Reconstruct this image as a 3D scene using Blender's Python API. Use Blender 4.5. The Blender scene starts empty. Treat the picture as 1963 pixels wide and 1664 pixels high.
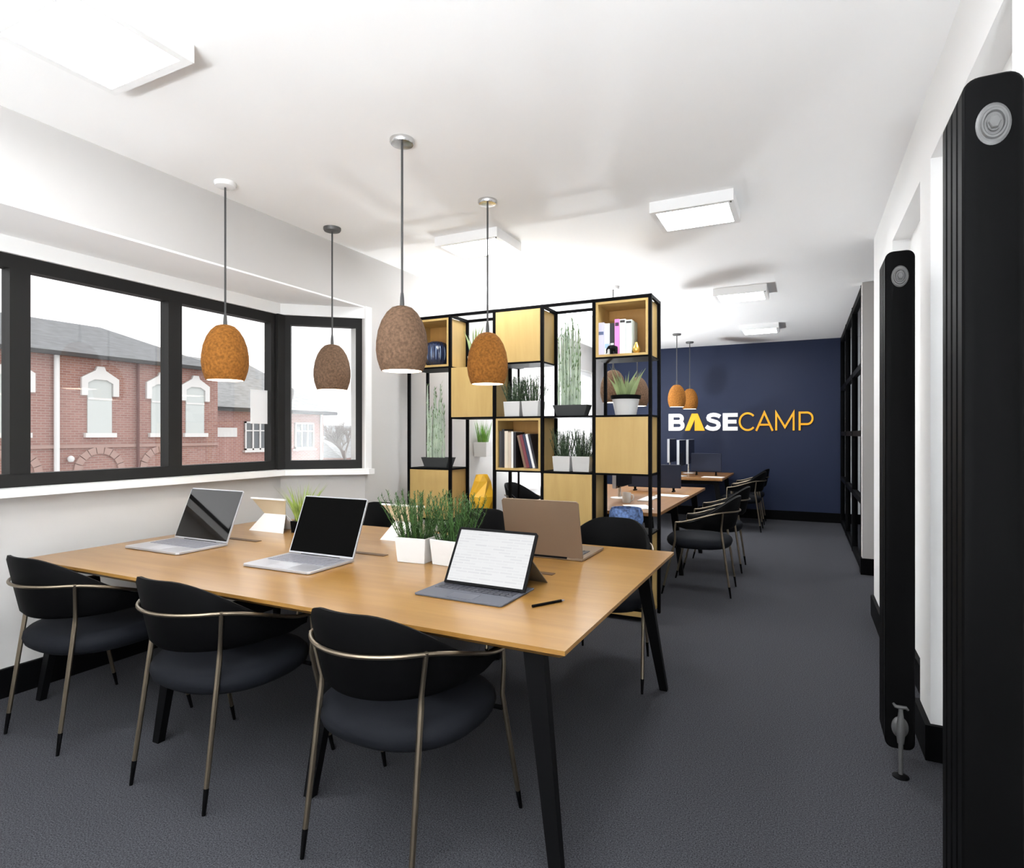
import bpy, bmesh, math, random
from mathutils import Vector, Matrix
R = math.radians
random.seed(7)
scn = bpy.context.scene
COL = scn.collection

# ------------------------------------------------------------------ camera, world, exposure
F_PX, CAM_H, YAW = 1140.0, 1.38, 26.1
cam_d = bpy.data.cameras.new('camera')
cam_d.sensor_width = 36.0
cam_d.lens = F_PX / 1963.0 * 36.0
cam_d.clip_start = 0.05
cam_d.clip_end = 400
cam = bpy.data.objects.new('camera', cam_d)
cam.location = (0, 0, CAM_H)
cam.rotation_euler = (R(90), 0, R(YAW))
COL.objects.link(cam)
scn.camera = cam

world = bpy.data.worlds.new('overcast_sky')
scn.world = world
world.use_nodes = True
wb = world.node_tree.nodes['Background']
wb.inputs[0].default_value = (0.97, 0.965, 0.98, 1)
wb.inputs[1].default_value = 0.95

scn.view_settings.view_transform = 'Standard'
scn.view_settings.look = 'None'
scn.view_settings.gamma = 1.0
scn.view_settings.use_curve_mapping = False
scn.view_settings.exposure = 1.3
PANEL_POWER = 15.0
FILL_UPLIGHT_POWER = 235.0  # strength of the added ceiling fill
BULB_POWER = 25.0

# ------------------------------------------------------------------ materials
MATS = {}
def mat(name, col, rough=0.6, metal=0.0, spec=0.5, bump=None, vary=None, coat=0.0, emit=None):
    """principled material; vary=(scale, amount, (sx,sy,sz)) colour noise; bump=(scale, strength, distance)"""
    if name in MATS:
        return MATS[name]
    m = bpy.data.materials.new(name)
    m.use_nodes = True
    nt = m.node_tree
    p = nt.nodes['Principled BSDF']
    p.inputs['Base Color'].default_value = (*col, 1)
    p.inputs['Roughness'].default_value = rough
    p.inputs['Metallic'].default_value = metal
    p.inputs['Specular IOR Level'].default_value = spec
    p.inputs['Coat Weight'].default_value = coat
    p.inputs['Coat Roughness'].default_value = 0.15
    if emit:
        p.inputs['Emission Color'].default_value = (*emit[0], 1)
        p.inputs['Emission Strength'].default_value = emit[1]
    if vary or bump:
        tc = nt.nodes.new('ShaderNodeTexCoord')
    if vary:
        mp = nt.nodes.new('ShaderNodeMapping')
        mp.inputs['Scale'].default_value = vary[2]
        nz = nt.nodes.new('ShaderNodeTexNoise')
        nz.inputs['Scale'].default_value = vary[0]
        nz.inputs['Detail'].default_value = 5
        mx = nt.nodes.new('ShaderNodeMix')
        mx.data_type = 'RGBA'
        a = vary[1]
        mx.inputs[6].default_value = (*[c * (1 - a) for c in col], 1)
        mx.inputs[7].default_value = (*[min(1, c * (1 + a)) for c in col], 1)
        nt.links.new(tc.outputs['Object'], mp.inputs[0])
        nt.links.new(mp.outputs[0], nz.inputs['Vector'])
        mr = nt.nodes.new('ShaderNodeMapRange')
        mr.inputs[1].default_value = 0.3
        mr.inputs[2].default_value = 0.7
        nt.links.new(nz.outputs[0], mr.inputs[0])
        nt.links.new(mr.outputs[0], mx.inputs[0])
        nt.links.new(mx.outputs[2], p.inputs['Base Color'])
    if bump:
        nb = nt.nodes.new('ShaderNodeTexNoise')
        nb.inputs['Scale'].default_value = bump[0]
        nb.inputs['Detail'].default_value = 3
        bp = nt.nodes.new('ShaderNodeBump')
        bp.inputs['Strength'].default_value = bump[1]
        bp.inputs['Distance'].default_value = bump[2]
        nt.links.new(tc.outputs['Object'], nb.inputs['Vector'])
        nt.links.new(nb.outputs[0], bp.inputs['Height'])
        nt.links.new(bp.outputs[0], p.inputs['Normal'])
    MATS[name] = m
    return m

def wood_mat(name, light, dark, stretch, rough, coat=0.0, scale=3.0):
    m = bpy.data.materials.new(name)
    m.use_nodes = True
    nt = m.node_tree
    p = nt.nodes['Principled BSDF']
    tc = nt.nodes.new('ShaderNodeTexCoord')
    mp = nt.nodes.new('ShaderNodeMapping')
    mp.inputs['Scale'].default_value = stretch
    n1 = nt.nodes.new('ShaderNodeTexNoise')
    n1.inputs['Scale'].default_value = scale
    n1.inputs['Detail'].default_value = 7
    n1.inputs['Roughness'].default_value = 0.62
    n1.inputs['Distortion'].default_value = 0.35
    cr = nt.nodes.new('ShaderNodeValToRGB')
    cr.color_ramp.elements[0].position = 0.33
    cr.color_ramp.elements[0].color = (*dark, 1)
    cr.color_ramp.elements[1].position = 0.66
    cr.color_ramp.elements[1].color = (*light, 1)
    nt.links.new(tc.outputs['Object'], mp.inputs[0])
    nt.links.new(mp.outputs[0], n1.inputs['Vector'])
    nt.links.new(n1.outputs[0], cr.inputs[0])
    nt.links.new(cr.outputs[0], p.inputs['Base Color'])
    p.inputs['Roughness'].default_value = rough
    p.inputs['Coat Weight'].default_value = coat
    p.inputs['Coat Roughness'].default_value = 0.22
    MATS[name] = m
    return m

def brick_mat(name, c1, c2, mortar):
    m = bpy.data.materials.new(name)
    m.use_nodes = True
    nt = m.node_tree
    p = nt.nodes['Principled BSDF']
    tc = nt.nodes.new('ShaderNodeTexCoord')
    sx = nt.nodes.new('ShaderNodeSeparateXYZ')
    ad = nt.nodes.new('ShaderNodeMath'); ad.operation = 'ADD'
    cx = nt.nodes.new('ShaderNodeCombineXYZ')
    b = nt.nodes.new('ShaderNodeTexBrick')
    b.inputs['Color1'].default_value = (*c1, 1)
    b.inputs['Color2'].default_value = (*c2, 1)
    b.inputs['Mortar'].default_value = (*mortar, 1)
    b.inputs['Scale'].default_value = 1.0
    b.inputs['Mortar Size'].default_value = 0.010
    b.inputs['Brick Width'].default_value = 0.225
    b.inputs['Row Height'].default_value = 0.075
    nt.links.new(tc.outputs['Object'], sx.inputs[0])
    nt.links.new(sx.outputs[0], ad.inputs[0])
    nt.links.new(sx.outputs[1], ad.inputs[1])
    nt.links.new(ad.outputs[0], cx.inputs[0])
    nt.links.new(sx.outputs[2], cx.inputs[1])
    nt.links.new(cx.outputs[0], b.inputs['Vector'])
    nt.links.new(b.outputs[0], p.inputs['Base Color'])
    p.inputs['Roughness'].default_value = 0.9
    MATS[name] = m
    return m

def glass_mat(name, tint=(1, 1, 1), refl=0.07):
    m = bpy.data.materials.new(name)
    m.use_nodes = True
    nt = m.node_tree
    nt.nodes.clear()
    out = nt.nodes.new('ShaderNodeOutputMaterial')
    tr = nt.nodes.new('ShaderNodeBsdfTransparent')
    tr.inputs[0].default_value = (*tint, 1)
    gl = nt.nodes.new('ShaderNodeBsdfGlossy')
    gl.inputs['Roughness'].default_value = 0.0
    mx = nt.nodes.new('ShaderNodeMixShader')
    mx.inputs[0].default_value = refl
    nt.links.new(tr.outputs[0], mx.inputs[1])
    nt.links.new(gl.outputs[0], mx.inputs[2])
    nt.links.new(mx.outputs[0], out.inputs[0])
    MATS[name] = m
    return m

def emit_mat(name, col, strength):
    m = bpy.data.materials.new(name)
    m.use_nodes = True
    nt = m.node_tree
    nt.nodes.clear()
    out = nt.nodes.new('ShaderNodeOutputMaterial')
    e = nt.nodes.new('ShaderNodeEmission')
    e.inputs[0].default_value = (*col, 1)
    e.inputs[1].default_value = strength
    nt.links.new(e.outputs[0], out.inputs[0])
    MATS[name] = m
    return m

def doc_screen_mat():
    """a lit tablet display: white page with pale grey lines of text"""
    m = bpy.data.materials.new('document_display')
    m.use_nodes = True
    nt = m.node_tree
    nt.nodes.clear()
    out = nt.nodes.new('ShaderNodeOutputMaterial')
    e = nt.nodes.new('ShaderNodeEmission')
    tc = nt.nodes.new('ShaderNodeTexCoord')
    b = nt.nodes.new('ShaderNodeTexBrick')
    b.inputs['Color1'].default_value = (0.93, 0.93, 0.94, 1)
    b.inputs['Color2'].default_value = (0.80, 0.81, 0.82, 1)
    b.inputs['Mortar'].default_value = (0.93, 0.93, 0.94, 1)
    b.inputs['Scale'].default_value = 1
    b.inputs['Mortar Size'].default_value = 0.003
    b.inputs['Brick Width'].default_value = 0.06
    b.inputs['Row Height'].default_value = 0.012
    nt.links.new(tc.outputs['Object'], b.inputs['Vector'])
    nt.links.new(b.outputs[0], e.inputs[0])
    e.inputs[1].default_value = 0.38
    gl = nt.nodes.new('ShaderNodeBsdfGlossy')
    gl.inputs['Roughness'].default_value = 0.03
    mx = nt.nodes.new('ShaderNodeMixShader')
    mx.inputs[0].default_value = 0.06
    nt.links.new(e.outputs[0], mx.inputs[1])
    nt.links.new(gl.outputs[0], mx.inputs[2])
    nt.links.new(mx.outputs[0], out.inputs[0])
    MATS['document_display'] = m
    return m

carpet = mat('charcoal_carpet', (0.054, 0.055, 0.062), 0.95, spec=0.05, vary=(210, 0.7, (1, 1, 1)), bump=(480, 0.45, 0.003))
ceil_m = mat('ceiling_white', (0.955, 0.955, 0.955), 0.9, spec=0.1)
wall_m = mat('wall_grey_white', (0.565, 0.55, 0.535), 0.85, spec=0.15)
white_wall = mat('wall_white', (0.90, 0.90, 0.895), 0.85, spec=0.15)
navy = mat('navy_paint', (0.009, 0.017, 0.050), 0.55, spec=0.35)
base_m = mat('black_skirting', (0.002, 0.002, 0.0024), 0.55, spec=0.06)
frame_m = mat('anthracite_frame', (0.019, 0.0185, 0.018), 0.55, spec=0.12)
sill_m = mat('white_sill', (0.88, 0.88, 0.88), 0.35)
blk = mat('black_metal', (0.002, 0.002, 0.0024), 0.55, spec=0.06)
blk_satin = mat('black_satin', (0.0025, 0.0025, 0.003), 0.5, spec=0.10)
radm = mat('black_radiator', (0.0018, 0.0018, 0.002), 0.55, spec=0.06)
chrome = mat('chrome', (0.62, 0.62, 0.62), 0.22, metal=1.0)
steel = mat('brushed_plug', (0.13, 0.13, 0.13), 0.5, metal=0.5)
oak = wood_mat('oak_table', (0.345, 0.182, 0.046), (0.262, 0.126, 0.027), (0.6, 7, 7), 0.30, coat=0.3, scale=2.2)
oak2 = wood_mat('oak_desk', (0.29, 0.135, 0.036), (0.21, 0.092, 0.024), (7, 0.6, 7), 0.4, coat=0.2, scale=2.2)
ply = wood_mat('birch_ply', (0.55, 0.375, 0.135), (0.48, 0.315, 0.105), (5, 5, 0.7), 0.55, scale=2.0)
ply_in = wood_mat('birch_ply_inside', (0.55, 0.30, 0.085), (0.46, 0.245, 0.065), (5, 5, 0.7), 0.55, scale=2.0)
chair_shell = mat('black_leather', (0.0015, 0.0015, 0.0018), 0.6, spec=0.08)
chair_seat = mat('charcoal_seat_fabric', (0.0075, 0.0085, 0.0115), 0.8, spec=0.12, bump=(300, 0.25, 0.002))
leg_metal = mat('bronze_steel', (0.25, 0.205, 0.15), 0.36, metal=1.0)
cork_o = mat('orange_cork', (0.265, 0.105, 0.020), 0.85, spec=0.15, vary=(70, 0.35, (1, 1, 1)), bump=(160, 0.7, 0.004))
cork_g = mat('grey_brown_cork', (0.15, 0.092, 0.058), 0.85, spec=0.15, vary=(70, 0.35, (1, 1, 1)), bump=(160, 0.7, 0.004))
lampwhite = mat('lamp_inner_white', (0.92, 0.90, 0.86), 0.5)
bulb_m = emit_mat('warm_bulb', (1.0, 0.90, 0.76), BULB_POWER)
panel_m = emit_mat('led_diffuser', (0.95, 0.975, 1.0), PANEL_POWER)
fix_white = mat('fixture_white', (0.90, 0.90, 0.90), 0.4)
cord_m = mat('dark_cord', (0.05, 0.05, 0.05), 0.6)
alu = mat('laptop_aluminium', (0.50, 0.50, 0.53), 0.35, metal=0.55)
alu_brown = mat('laptop_bronze', (0.23, 0.165, 0.115), 0.42, metal=0.5)
slate_m = mat('slate_fabric', (0.085, 0.09, 0.11), 0.75)
key_m = mat('key_grey', (0.23, 0.23, 0.26), 0.5)
key_dark = mat('key_dark', (0.045, 0.047, 0.06), 0.5)
screen_m = mat('black_glass', (0.002, 0.002, 0.002), 0.05, spec=0.6)
doc_m = doc_screen_mat()
ceramic = mat('white_ceramic', (0.66, 0.655, 0.645), 0.45)
soil = mat('dark_soil', (0.018, 0.013, 0.010), 0.95)
leaf_d = mat('rosemary_green', (0.045, 0.115, 0.025), 0.6, vary=(30, 0.5, (1, 1, 1)))
leaf_d2 = mat('rosemary_shelf_green', (0.075, 0.125, 0.065), 0.6, vary=(30, 0.5, (1, 1, 1)))
leaf_y = mat('grass_yellow_green', (0.30, 0.40, 0.09), 0.55, vary=(18, 0.35, (1, 1, 1)))
leaf_b = mat('bright_green', (0.15, 0.33, 0.05), 0.55, vary=(18, 0.35, (1, 1, 1)))
aloe_m = mat('aloe_green', (0.30, 0.38, 0.17), 0.5, vary=(10, 0.3, (1, 1, 1)))
reed_m = mat('pale_reed_green', (0.45, 0.54, 0.42), 0.55, vary=(10, 0.25, (1, 1, 1)))
reed_d = mat('dark_reed_leaf', (0.14, 0.24, 0.09), 0.55, vary=(25, 0.4, (1, 1, 1)))
trough_m = mat('dark_trough', (0.035, 0.038, 0.038), 0.6)
blue_vase = mat('midnight_blue_glaze', (0.012, 0.022, 0.06), 0.25, coat=0.4)
blue_weave = mat('denim_blue_weave', (0.10, 0.17, 0.36), 0.75, vary=(45, 0.7, (1, 1, 1)))
yellow_m = mat('yellow_glaze', (0.80, 0.44, 0.025), 0.3, coat=0.3)
gold_m = mat('gold', (0.75, 0.48, 0.12), 0.3, metal=0.9)
paper = mat('white_paper', (0.90, 0.90, 0.89), 0.8)
white_rect_m = bpy.data.materials.new('translucent_white')
white_rect_m.use_nodes = True
_nt = white_rect_m.node_tree
_tr = _nt.nodes.new('ShaderNodeBsdfTranslucent'); _tr.inputs[0].default_value = (0.9, 0.9, 0.9, 1)
_mx = _nt.nodes.new('ShaderNodeMixShader'); _mx.inputs[0].default_value = 0.5
_nt.nodes['Principled BSDF'].inputs['Base Color'].default_value = (0.9, 0.9, 0.9, 1)
_nt.links.new(_nt.nodes['Principled BSDF'].outputs[0], _mx.inputs[1])
_nt.links.new(_tr.outputs[0], _mx.inputs[2])
_nt.links.new(_mx.outputs[0], _nt.nodes['Material Output'].inputs[0])
card_tan = mat('tan_card', (0.72, 0.60, 0.42), 0.75)
letter_w = mat('letter_white_glow', (0.90, 0.90, 0.90), 0.4, emit=((1, 1, 1), 0.12))  # emission put in to brighten plain wall letters
letter_o = mat('letter_orange_glow', (0.95, 0.42, 0.005), 0.4, emit=((1.0, 0.43, 0.0), 0.10))  # orange letters get a similar added glow
pane_m = glass_mat('clear_pane', (0.97, 0.975, 0.97), 0.045)
pane_dark = glass_mat('partition_pane', (0.86, 0.87, 0.88), 0.06)
brick_a = brick_mat('terrace_brick', (0.33, 0.175, 0.145), (0.265, 0.13, 0.11), (0.34, 0.26, 0.235))
brick_b = brick_mat('cottage_brick', (0.38, 0.195, 0.165), (0.32, 0.155, 0.135), (0.40, 0.31, 0.285))
slate = mat('slate_roof', (0.125, 0.13, 0.138), 0.7, vary=(3, 0.25, (1, 1, 4)))
slate2 = mat('pale_slate_roof', (0.24, 0.243, 0.245), 0.7, vary=(3, 0.2, (1, 1, 4)))
stone = mat('painted_stone', (0.66, 0.65, 0.64), 0.8)
blind = mat('drawn_blind', (0.52, 0.55, 0.54), 0.8)
gutter_m = mat('dark_gutter', (0.02, 0.02, 0.022), 0.5)
pipe_w = mat('white_pipe', (0.66, 0.66, 0.66), 0.5)
street_m = mat('street_asphalt', (0.50, 0.495, 0.49), 0.9, vary=(2, 0.15, (1, 1, 1)))
bark = mat('bare_bark', (0.20, 0.175, 0.16), 0.9)
win_dark = mat('dim_window_glass', (0.12, 0.13, 0.14), 0.1)

# ------------------------------------------------------------------ mesh helpers
class MB:
    def __init__(s):
        s.v, s.f = [], []
    def add(s, vs, fs):
        o = len(s.v)
        s.v += [tuple(v) for v in vs]
        s.f += [tuple(i + o for i in f) for f in fs]
        return s
    def box(s, x0, x1, y0, y1, z0, z1):
        return s.hexa([(x0, y0, z0), (x1, y0, z0), (x1, y1, z0), (x0, y1, z0),
                       (x0, y0, z1), (x1, y0, z1), (x1, y1, z1), (x0, y1, z1)])
    def hexa(s, p):
        return s.add(p, [(0, 3, 2, 1), (4, 5, 6, 7), (0, 1, 5, 4), (1, 2, 6, 5), (2, 3, 7, 6), (3, 0, 4, 7)])
    def prism(s, poly, z0, z1):
        n = len(poly)
        vs = [(x, y, z0) for x, y in poly] + [(x, y, z1) for x, y in poly]
        fs = [tuple(range(n))[::-1], tuple(range(n, 2 * n))]
        fs += [(i, (i + 1) % n, n + (i + 1) % n, n + i) for i in range(n)]
        return s.add(vs, fs)
    def tube(s, path, r, n=8, cap=True):
        P = [Vector(p) for p in path]
        rs = r if isinstance(r, (list, tuple)) else [r] * len(P)
        vs, fs = [], []
        up = None
        for i, p in enumerate(P):
            t = (P[min(i + 1, len(P) - 1)] - P[max(i - 1, 0)]).normalized()
            if up is None:
                up = t.orthogonal().normalized()
            up = (up - t * up.dot(t))
            up = up.normalized() if up.length > 1e-6 else t.orthogonal().normalized()
            b = t.cross(up)
            for k in range(n):
                a = 2 * math.pi * k / n
                vs.append(p + (up * math.cos(a) + b * math.sin(a)) * rs[i])
        for i in range(len(P) - 1):
            for k in range(n):
                fs.append((i * n + k, i * n + (k + 1) % n, (i + 1) * n + (k + 1) % n, (i + 1) * n + k))
        if cap:
            fs.append(tuple(range(n))[::-1])
            fs.append(tuple(range((len(P) - 1) * n, len(P) * n)))
        return s.add(vs, fs)
    def lathe(s, prof, n=24, c=(0, 0, 0), axis='z', sx=1.0, sy=1.0):
        vs, fs = [], []
        for r, z in prof:
            for k in range(n):
                a = 2 * math.pi * k / n
                x, y = r * math.cos(a) * sx, r * math.sin(a) * sy
                q = (x, y, z) if axis == 'z' else ((x, z, y) if axis == 'y' else (z, x, y))
                vs.append((c[0] + q[0], c[1] + q[1], c[2] + q[2]))
        m = len(prof)
        for i in range(m - 1):
            for k in range(n):
                fs.append((i * n + k, i * n + (k + 1) % n, (i + 1) * n + (k + 1) % n, (i + 1) * n + k))
        if prof[0][0] > 1e-6:
            fs.append(tuple(range(n))[::-1])
        if prof[-1][0] > 1e-6:
            fs.append(tuple(range((m - 1) * n, m * n)))
        return s.add(vs, fs)
    def lathe_open(s, prof, n=24, c=(0, 0, 0)):
        k0 = len(s.f)
        s.lathe(prof, n, c)
        s.f = [f for f in s.f[:k0]] + [f for f in s.f[k0:] if len(f) == 4]
        return s
    def grid(s, rows, close_u=False):
        m, n = len(rows), len(rows[0])
        vs = [p for r in rows for p in r]
        fs = []
        for i in range(m - 1):
            for k in range(n if close_u else n - 1):
                fs.append((i * n + k, i * n + (k + 1) % n, (i + 1) * n + (k + 1) % n, (i + 1) * n + k))
        return s.add(vs, fs)
    def loop_solid(s, rings):
        """rings: list of closed sections (equal length) swept; caps at the ends"""
        n = len(rings[0])
        s.grid(rings, close_u=True)
        o = len(s.v) - n * len(rings)
        s.f.append(tuple(o + i for i in range(n))[::-1])
        s.f.append(tuple(o + (len(rings) - 1) * n + i for i in range(n)))
        return s
    def blade(s, base, tip, w, bend=(0, 0, 0), seg=4, flat=None):
        b, t, bn = Vector(base), Vector(tip), Vector(bend)
        d = (t - b)
        side = (flat if flat else d.cross(Vector((random.uniform(-1, 1), random.uniform(-1, 1), 0.2)))).normalized()
        nrm = d.cross(side).normalized()
        rows = []
        for i in range(seg + 1):
            q = i / seg
            c = b + d * q + bn * (q * q)
            ww = w * (1 - q) ** 0.7 * (0.75 + 0.5 * math.sin(math.pi * min(1, q * 1.3))) if i < seg else 0.0004
            rows.append([c - side * ww / 2, c + nrm * ww * 0.22, c + side * ww / 2, c - nrm * ww * 0.12])
        s.loop_solid(rows)
        return s

def mesh_of(name, mb, smooth=True, angle=35):
    me = bpy.data.meshes.new(name)
    me.from_pydata(mb.v, [], mb.f)
    bm = bmesh.new(); bm.from_mesh(me)
    bmesh.ops.recalc_face_normals(bm, faces=bm.faces)
    bm.to_mesh(me); bm.free()
    if smooth:
        me.polygons.foreach_set('use_smooth', [True] * len(me.polygons))
        me.set_sharp_from_angle(angle=R(angle))
    me.update()
    return me

def obj(name, mb, m, parent=None, loc=(0, 0, 0), rot=(0, 0, 0), bevel=0.0, smooth=True, angle=35):
    me = mb if isinstance(mb, bpy.types.Mesh) else mesh_of(name, mb, smooth, angle)
    if m is not None and not me.materials:
        me.materials.append(m)
    o = bpy.data.objects.new(name, me)
    o.location = loc
    o.rotation_euler = rot
    COL.objects.link(o)
    if parent:
        o.parent = parent
    if bevel:
        b = o.modifiers.new('bevel', 'BEVEL')
        b.width = bevel
        b.segments = 2
        b.limit_method = 'ANGLE'
    return o

def tag(o, label, cat, group=None):
    o['label'] = label
    o['category'] = cat
    if group:
        o['group'] = group
    return o

def thing(name, label, cat, loc=(0, 0, 0), rz=0.0, group=None):
    o = bpy.data.objects.new(name, None)
    o.empty_display_size = 0.1
    o.location = loc
    o.rotation_euler = (0, 0, rz)
    COL.objects.link(o)
    return tag(o, label, cat, group)

def struct(name, mb, m, parent=None, bevel=0.0, smooth=False):
    o = obj(name, mb, m, parent, bevel=bevel, smooth=smooth)
    if not parent:
        o['kind'] = 'structure'
    return o

def struct_empty(name, loc=(0, 0, 0), rz=0.0):
    o = bpy.data.objects.new(name, None)
    o.empty_display_size = 0.1
    o.location = loc
    o.rotation_euler = (0, 0, rz)
    o['kind'] = 'structure'
    COL.objects.link(o)
    return o

def kids(o):
    return [c for c in bpy.data.objects if c.parent == o]

def dup(root, loc, rz=None, label=None, group=None):
    r = root.copy()
    COL.objects.link(r)
    r.location = loc
    if rz is not None:
        r.rotation_euler = (0, 0, rz)
    if label:
        r['label'] = label
    if group:
        r['group'] = group
    for ch in kids(root):
        c = ch.copy()
        COL.objects.link(c)
        c.parent = r
        for g in kids(ch):
            d = g.copy()
            COL.objects.link(d)
            d.parent = c
    return r

# ------------------------------------------------------------------ room shell
ZC = 2.87                     # ceiling
XL, XB = -3.27, -3.77         # left wall, bay wall
XR = 0.485                    # right wall
YN, YF = -3.0, 10.5           # back wall, navy wall
BZ = 2.44                     # bay ceiling / beam underside
SZ = 1.09                     # sill
BAY0, BAY1 = -0.05, 3.47      # straight part of the bay
SP0, SP1 = -0.47, 3.90        # where the splays meet the left wall
WZ0, WZ1 = 1.09, 2.34         # bay windows

struct('floor', MB().box(-3.95, 3.2, YN - 0.2, YF + 0.2, -0.15, 0.0), carpet)
struct('ceiling', MB().box(XL - 0.15, 3.2, YN - 0.2, YF + 0.2, ZC, ZC + 0.15), ceil_m)
bay_poly = [(XL, SP0), (XL, SP1), (XB, BAY1), (XB, BAY0)]
out_poly = [(XL - 0.12, SP0 - 0.12), (XL - 0.12, SP1 + 0.12), (XB - 0.16, BAY1 + 0.08), (XB - 0.16, BAY0 - 0.08)]
struct('ceiling', MB().prism([(XL, SP0), (XL, SP1), (XL - 0.14, SP1 + 0.10), (XB - 0.16, BAY1 + 0.08), (XB - 0.16, BAY0 - 0.08), (XL - 0.14, SP0 - 0.10)], BZ - 0.012, BZ).prism([(XL - 0.151, SP0 - 0.1), (XL - 0.151, SP1 + 0.1), (XB - 0.16, BAY1 + 0.08), (XB - 0.16, BAY0 - 0.08)], BZ, BZ + 0.12), ceil_m)

wl = MB()
W4 = (7.75, 9.95)             # the far window in the left wall
t = 0.15
wl.box(XL - t, XL, YN, SP0, 0, ZC)
wl.box(XL - t, XL, SP0, SP1, BZ, ZC)                  # beam over the bay
wl.box(XL - t, XL, SP1, W4[0], 0, ZC)
wl.box(XL - t, XL, W4[1], YF, 0, ZC)
wl.box(XL - t, XL, W4[0], W4[1], 0, SZ)
wl.box(XL - t, XL, W4[0], W4[1], BZ, ZC)
struct('wall_left', wl, wall_m)

def seg_wall(mb, a, b, z0, z1, th):
    """wall slab from a to b (plan), thickness th to the left of a->b"""
    d = (Vector(b) - Vector(a)).normalized()
    n = Vector((-d.y, d.x)) * th
    p = [a, b, (b[0] + n.x, b[1] + n.y), (a[0] + n.x, a[1] + n.y)]
    mb.prism(p, z0, z1)
wb_ = MB()
segs = [((XL, SP0), (XB, BAY0)), ((XB, BAY0), (XB, BAY1)), ((XB, BAY1), (XL, SP1))]
for a, b in segs:
    seg_wall(wb_, a, b, 0, WZ0, 0.14)
struct('wall_bay', wb_, wall_m)
wh_ = MB()
for a, b in segs:
    seg_wall(wh_, a, b, WZ1, BZ, 0.14)
struct('wall_bay_head', wh_, white_wall)

# far navy wall, unseen back wall glazed nearly full height to add daylight
struct('wall_far', MB().box(XL - 0.15, 0.56, YF, YF + 0.15, 0, ZC), navy)
struct('wall_far_side', MB().box(0.56, 3.2, YF, YF + 0.15, 0, ZC), white_wall)
wbk = MB()
BW = (-3.2, 0.45)
wbk.box(XL - 0.15, BW[0], YN - 0.15, YN, 0, ZC)
wbk.box(BW[1], 3.2, YN - 0.15, YN, 0, ZC)
wbk.box(BW[0], BW[1], YN - 0.15, YN, 0, 0.12)
wbk.box(BW[0], BW[1], YN - 0.15, YN, 2.75, ZC)
struct('wall_back', wbk, white_wall)

# right wall with piers and shallow recesses
XRB = 0.575
LZ = 2.55
wr = MB()
wr.box(XRB, 0.75, YN, 5.3, 0, ZC)
wr.box(XR, XRB, YN, 5.3, LZ, ZC)
piers = [(YN, 0.55), (1.40, 1.95), (3.05, 3.30), (4.25, 5.3)]
for a, b in piers:
    wr.box(XR, XRB, a, b, 0, LZ)
struct('wall_right', wr, white_wall)
struct('wall_side', MB().box(3.0, 3.15, 3.0, YF, 0, ZC).box(0.75, 3.0, 2.9, 3.05, 0, ZC), wall_m)
# end pier of the glazed partition
struct('wall_stub', MB().box(0.52, 0.63, 6.76, 6.88, 0.16, ZC), wall_m)

# skirtings
def skirt(name, mb):
    struct(name, mb, base_m)
BH, BT = 0.15, 0.022
s_ = MB()
seg_wall(s_, (XB + BT, BAY0), (XB + BT, BAY1), 0, BH, BT)
seg_wall(s_, (XL + BT, SP0 - 0.01), (XB + BT, BAY0), 0, BH, BT)
seg_wall(s_, (XB + BT, BAY1), (XL + BT, SP1), 0, BH, BT)
skirt('baseboard_bay', s_)
skirt('baseboard_left', MB().box(XL, XL + BT, SP1, YF, 0, BH).box(XL, XL + BT, YN, SP0, 0, BH))
skirt('baseboard_far', MB().box(XL, 3.0, YF - BT, YF, 0, BH))
s_ = MB()
for a, b in piers:
    s_.box(XR - BT, XR, a - (BT if a > YN else 0), b + (BT if b < 5.2 else 0), 0, BH)
    if a > YN:
        s_.box(XR, XRB, a - BT, a, 0, BH)
    if b < 5.2:
        s_.box(XR, XRB, b, b + BT, 0, BH)
for (a0, a1), (b0, b1) in zip(piers[:-1], piers[1:]):
    s_.box(XRB - BT, XRB, a1 + BT, b0 - BT, 0, BH)
s_.box(0.505, 0.645, 6.745, 6.895, 0, 0.16)
skirt('baseboard_right', s_)

# sill boards
sm = MB()
for (a, b) in segs:
    pass
sm.prism([(XL + 0.075, SP0 - 0.02), (XB + 0.085, BAY0 + 0.02), (XB - 0.02, BAY0 - 0.02), (XL - 0.05, SP0 - 0.1)], SZ - 0.04, SZ + 0.004)
sm.prism([(XB + 0.085, BAY0 + 0.02), (XB + 0.085, BAY1 - 0.03), (XB - 0.02, BAY1 + 0.02), (XB - 0.02, BAY0 - 0.02)], SZ - 0.04, SZ + 0.004)
sm.prism([(XB + 0.085, BAY1 - 0.03), (XL + 0.075, SP1 - 0.04), (XL + 0.075, SP1 + 0.03), (XL - 0.05, SP1 + 0.03), (XB - 0.02, BAY1 + 0.02)], SZ - 0.04, SZ + 0.004)
struct('trim_1', sm, sill_m)
struct('trim_2', MB().box(XL - 0.1, XL + 0.075, W4[0] - 0.04, W4[1] + 0.04, SZ - 0.04, SZ + 0.004), sill_m)
# white reveal strip at the room end of the bay
struct('trim_3', MB().box(XL - 0.002, XL + 0.012, SP1 - 0.005, SP1 + 0.07, SZ, BZ), sill_m)

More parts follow.
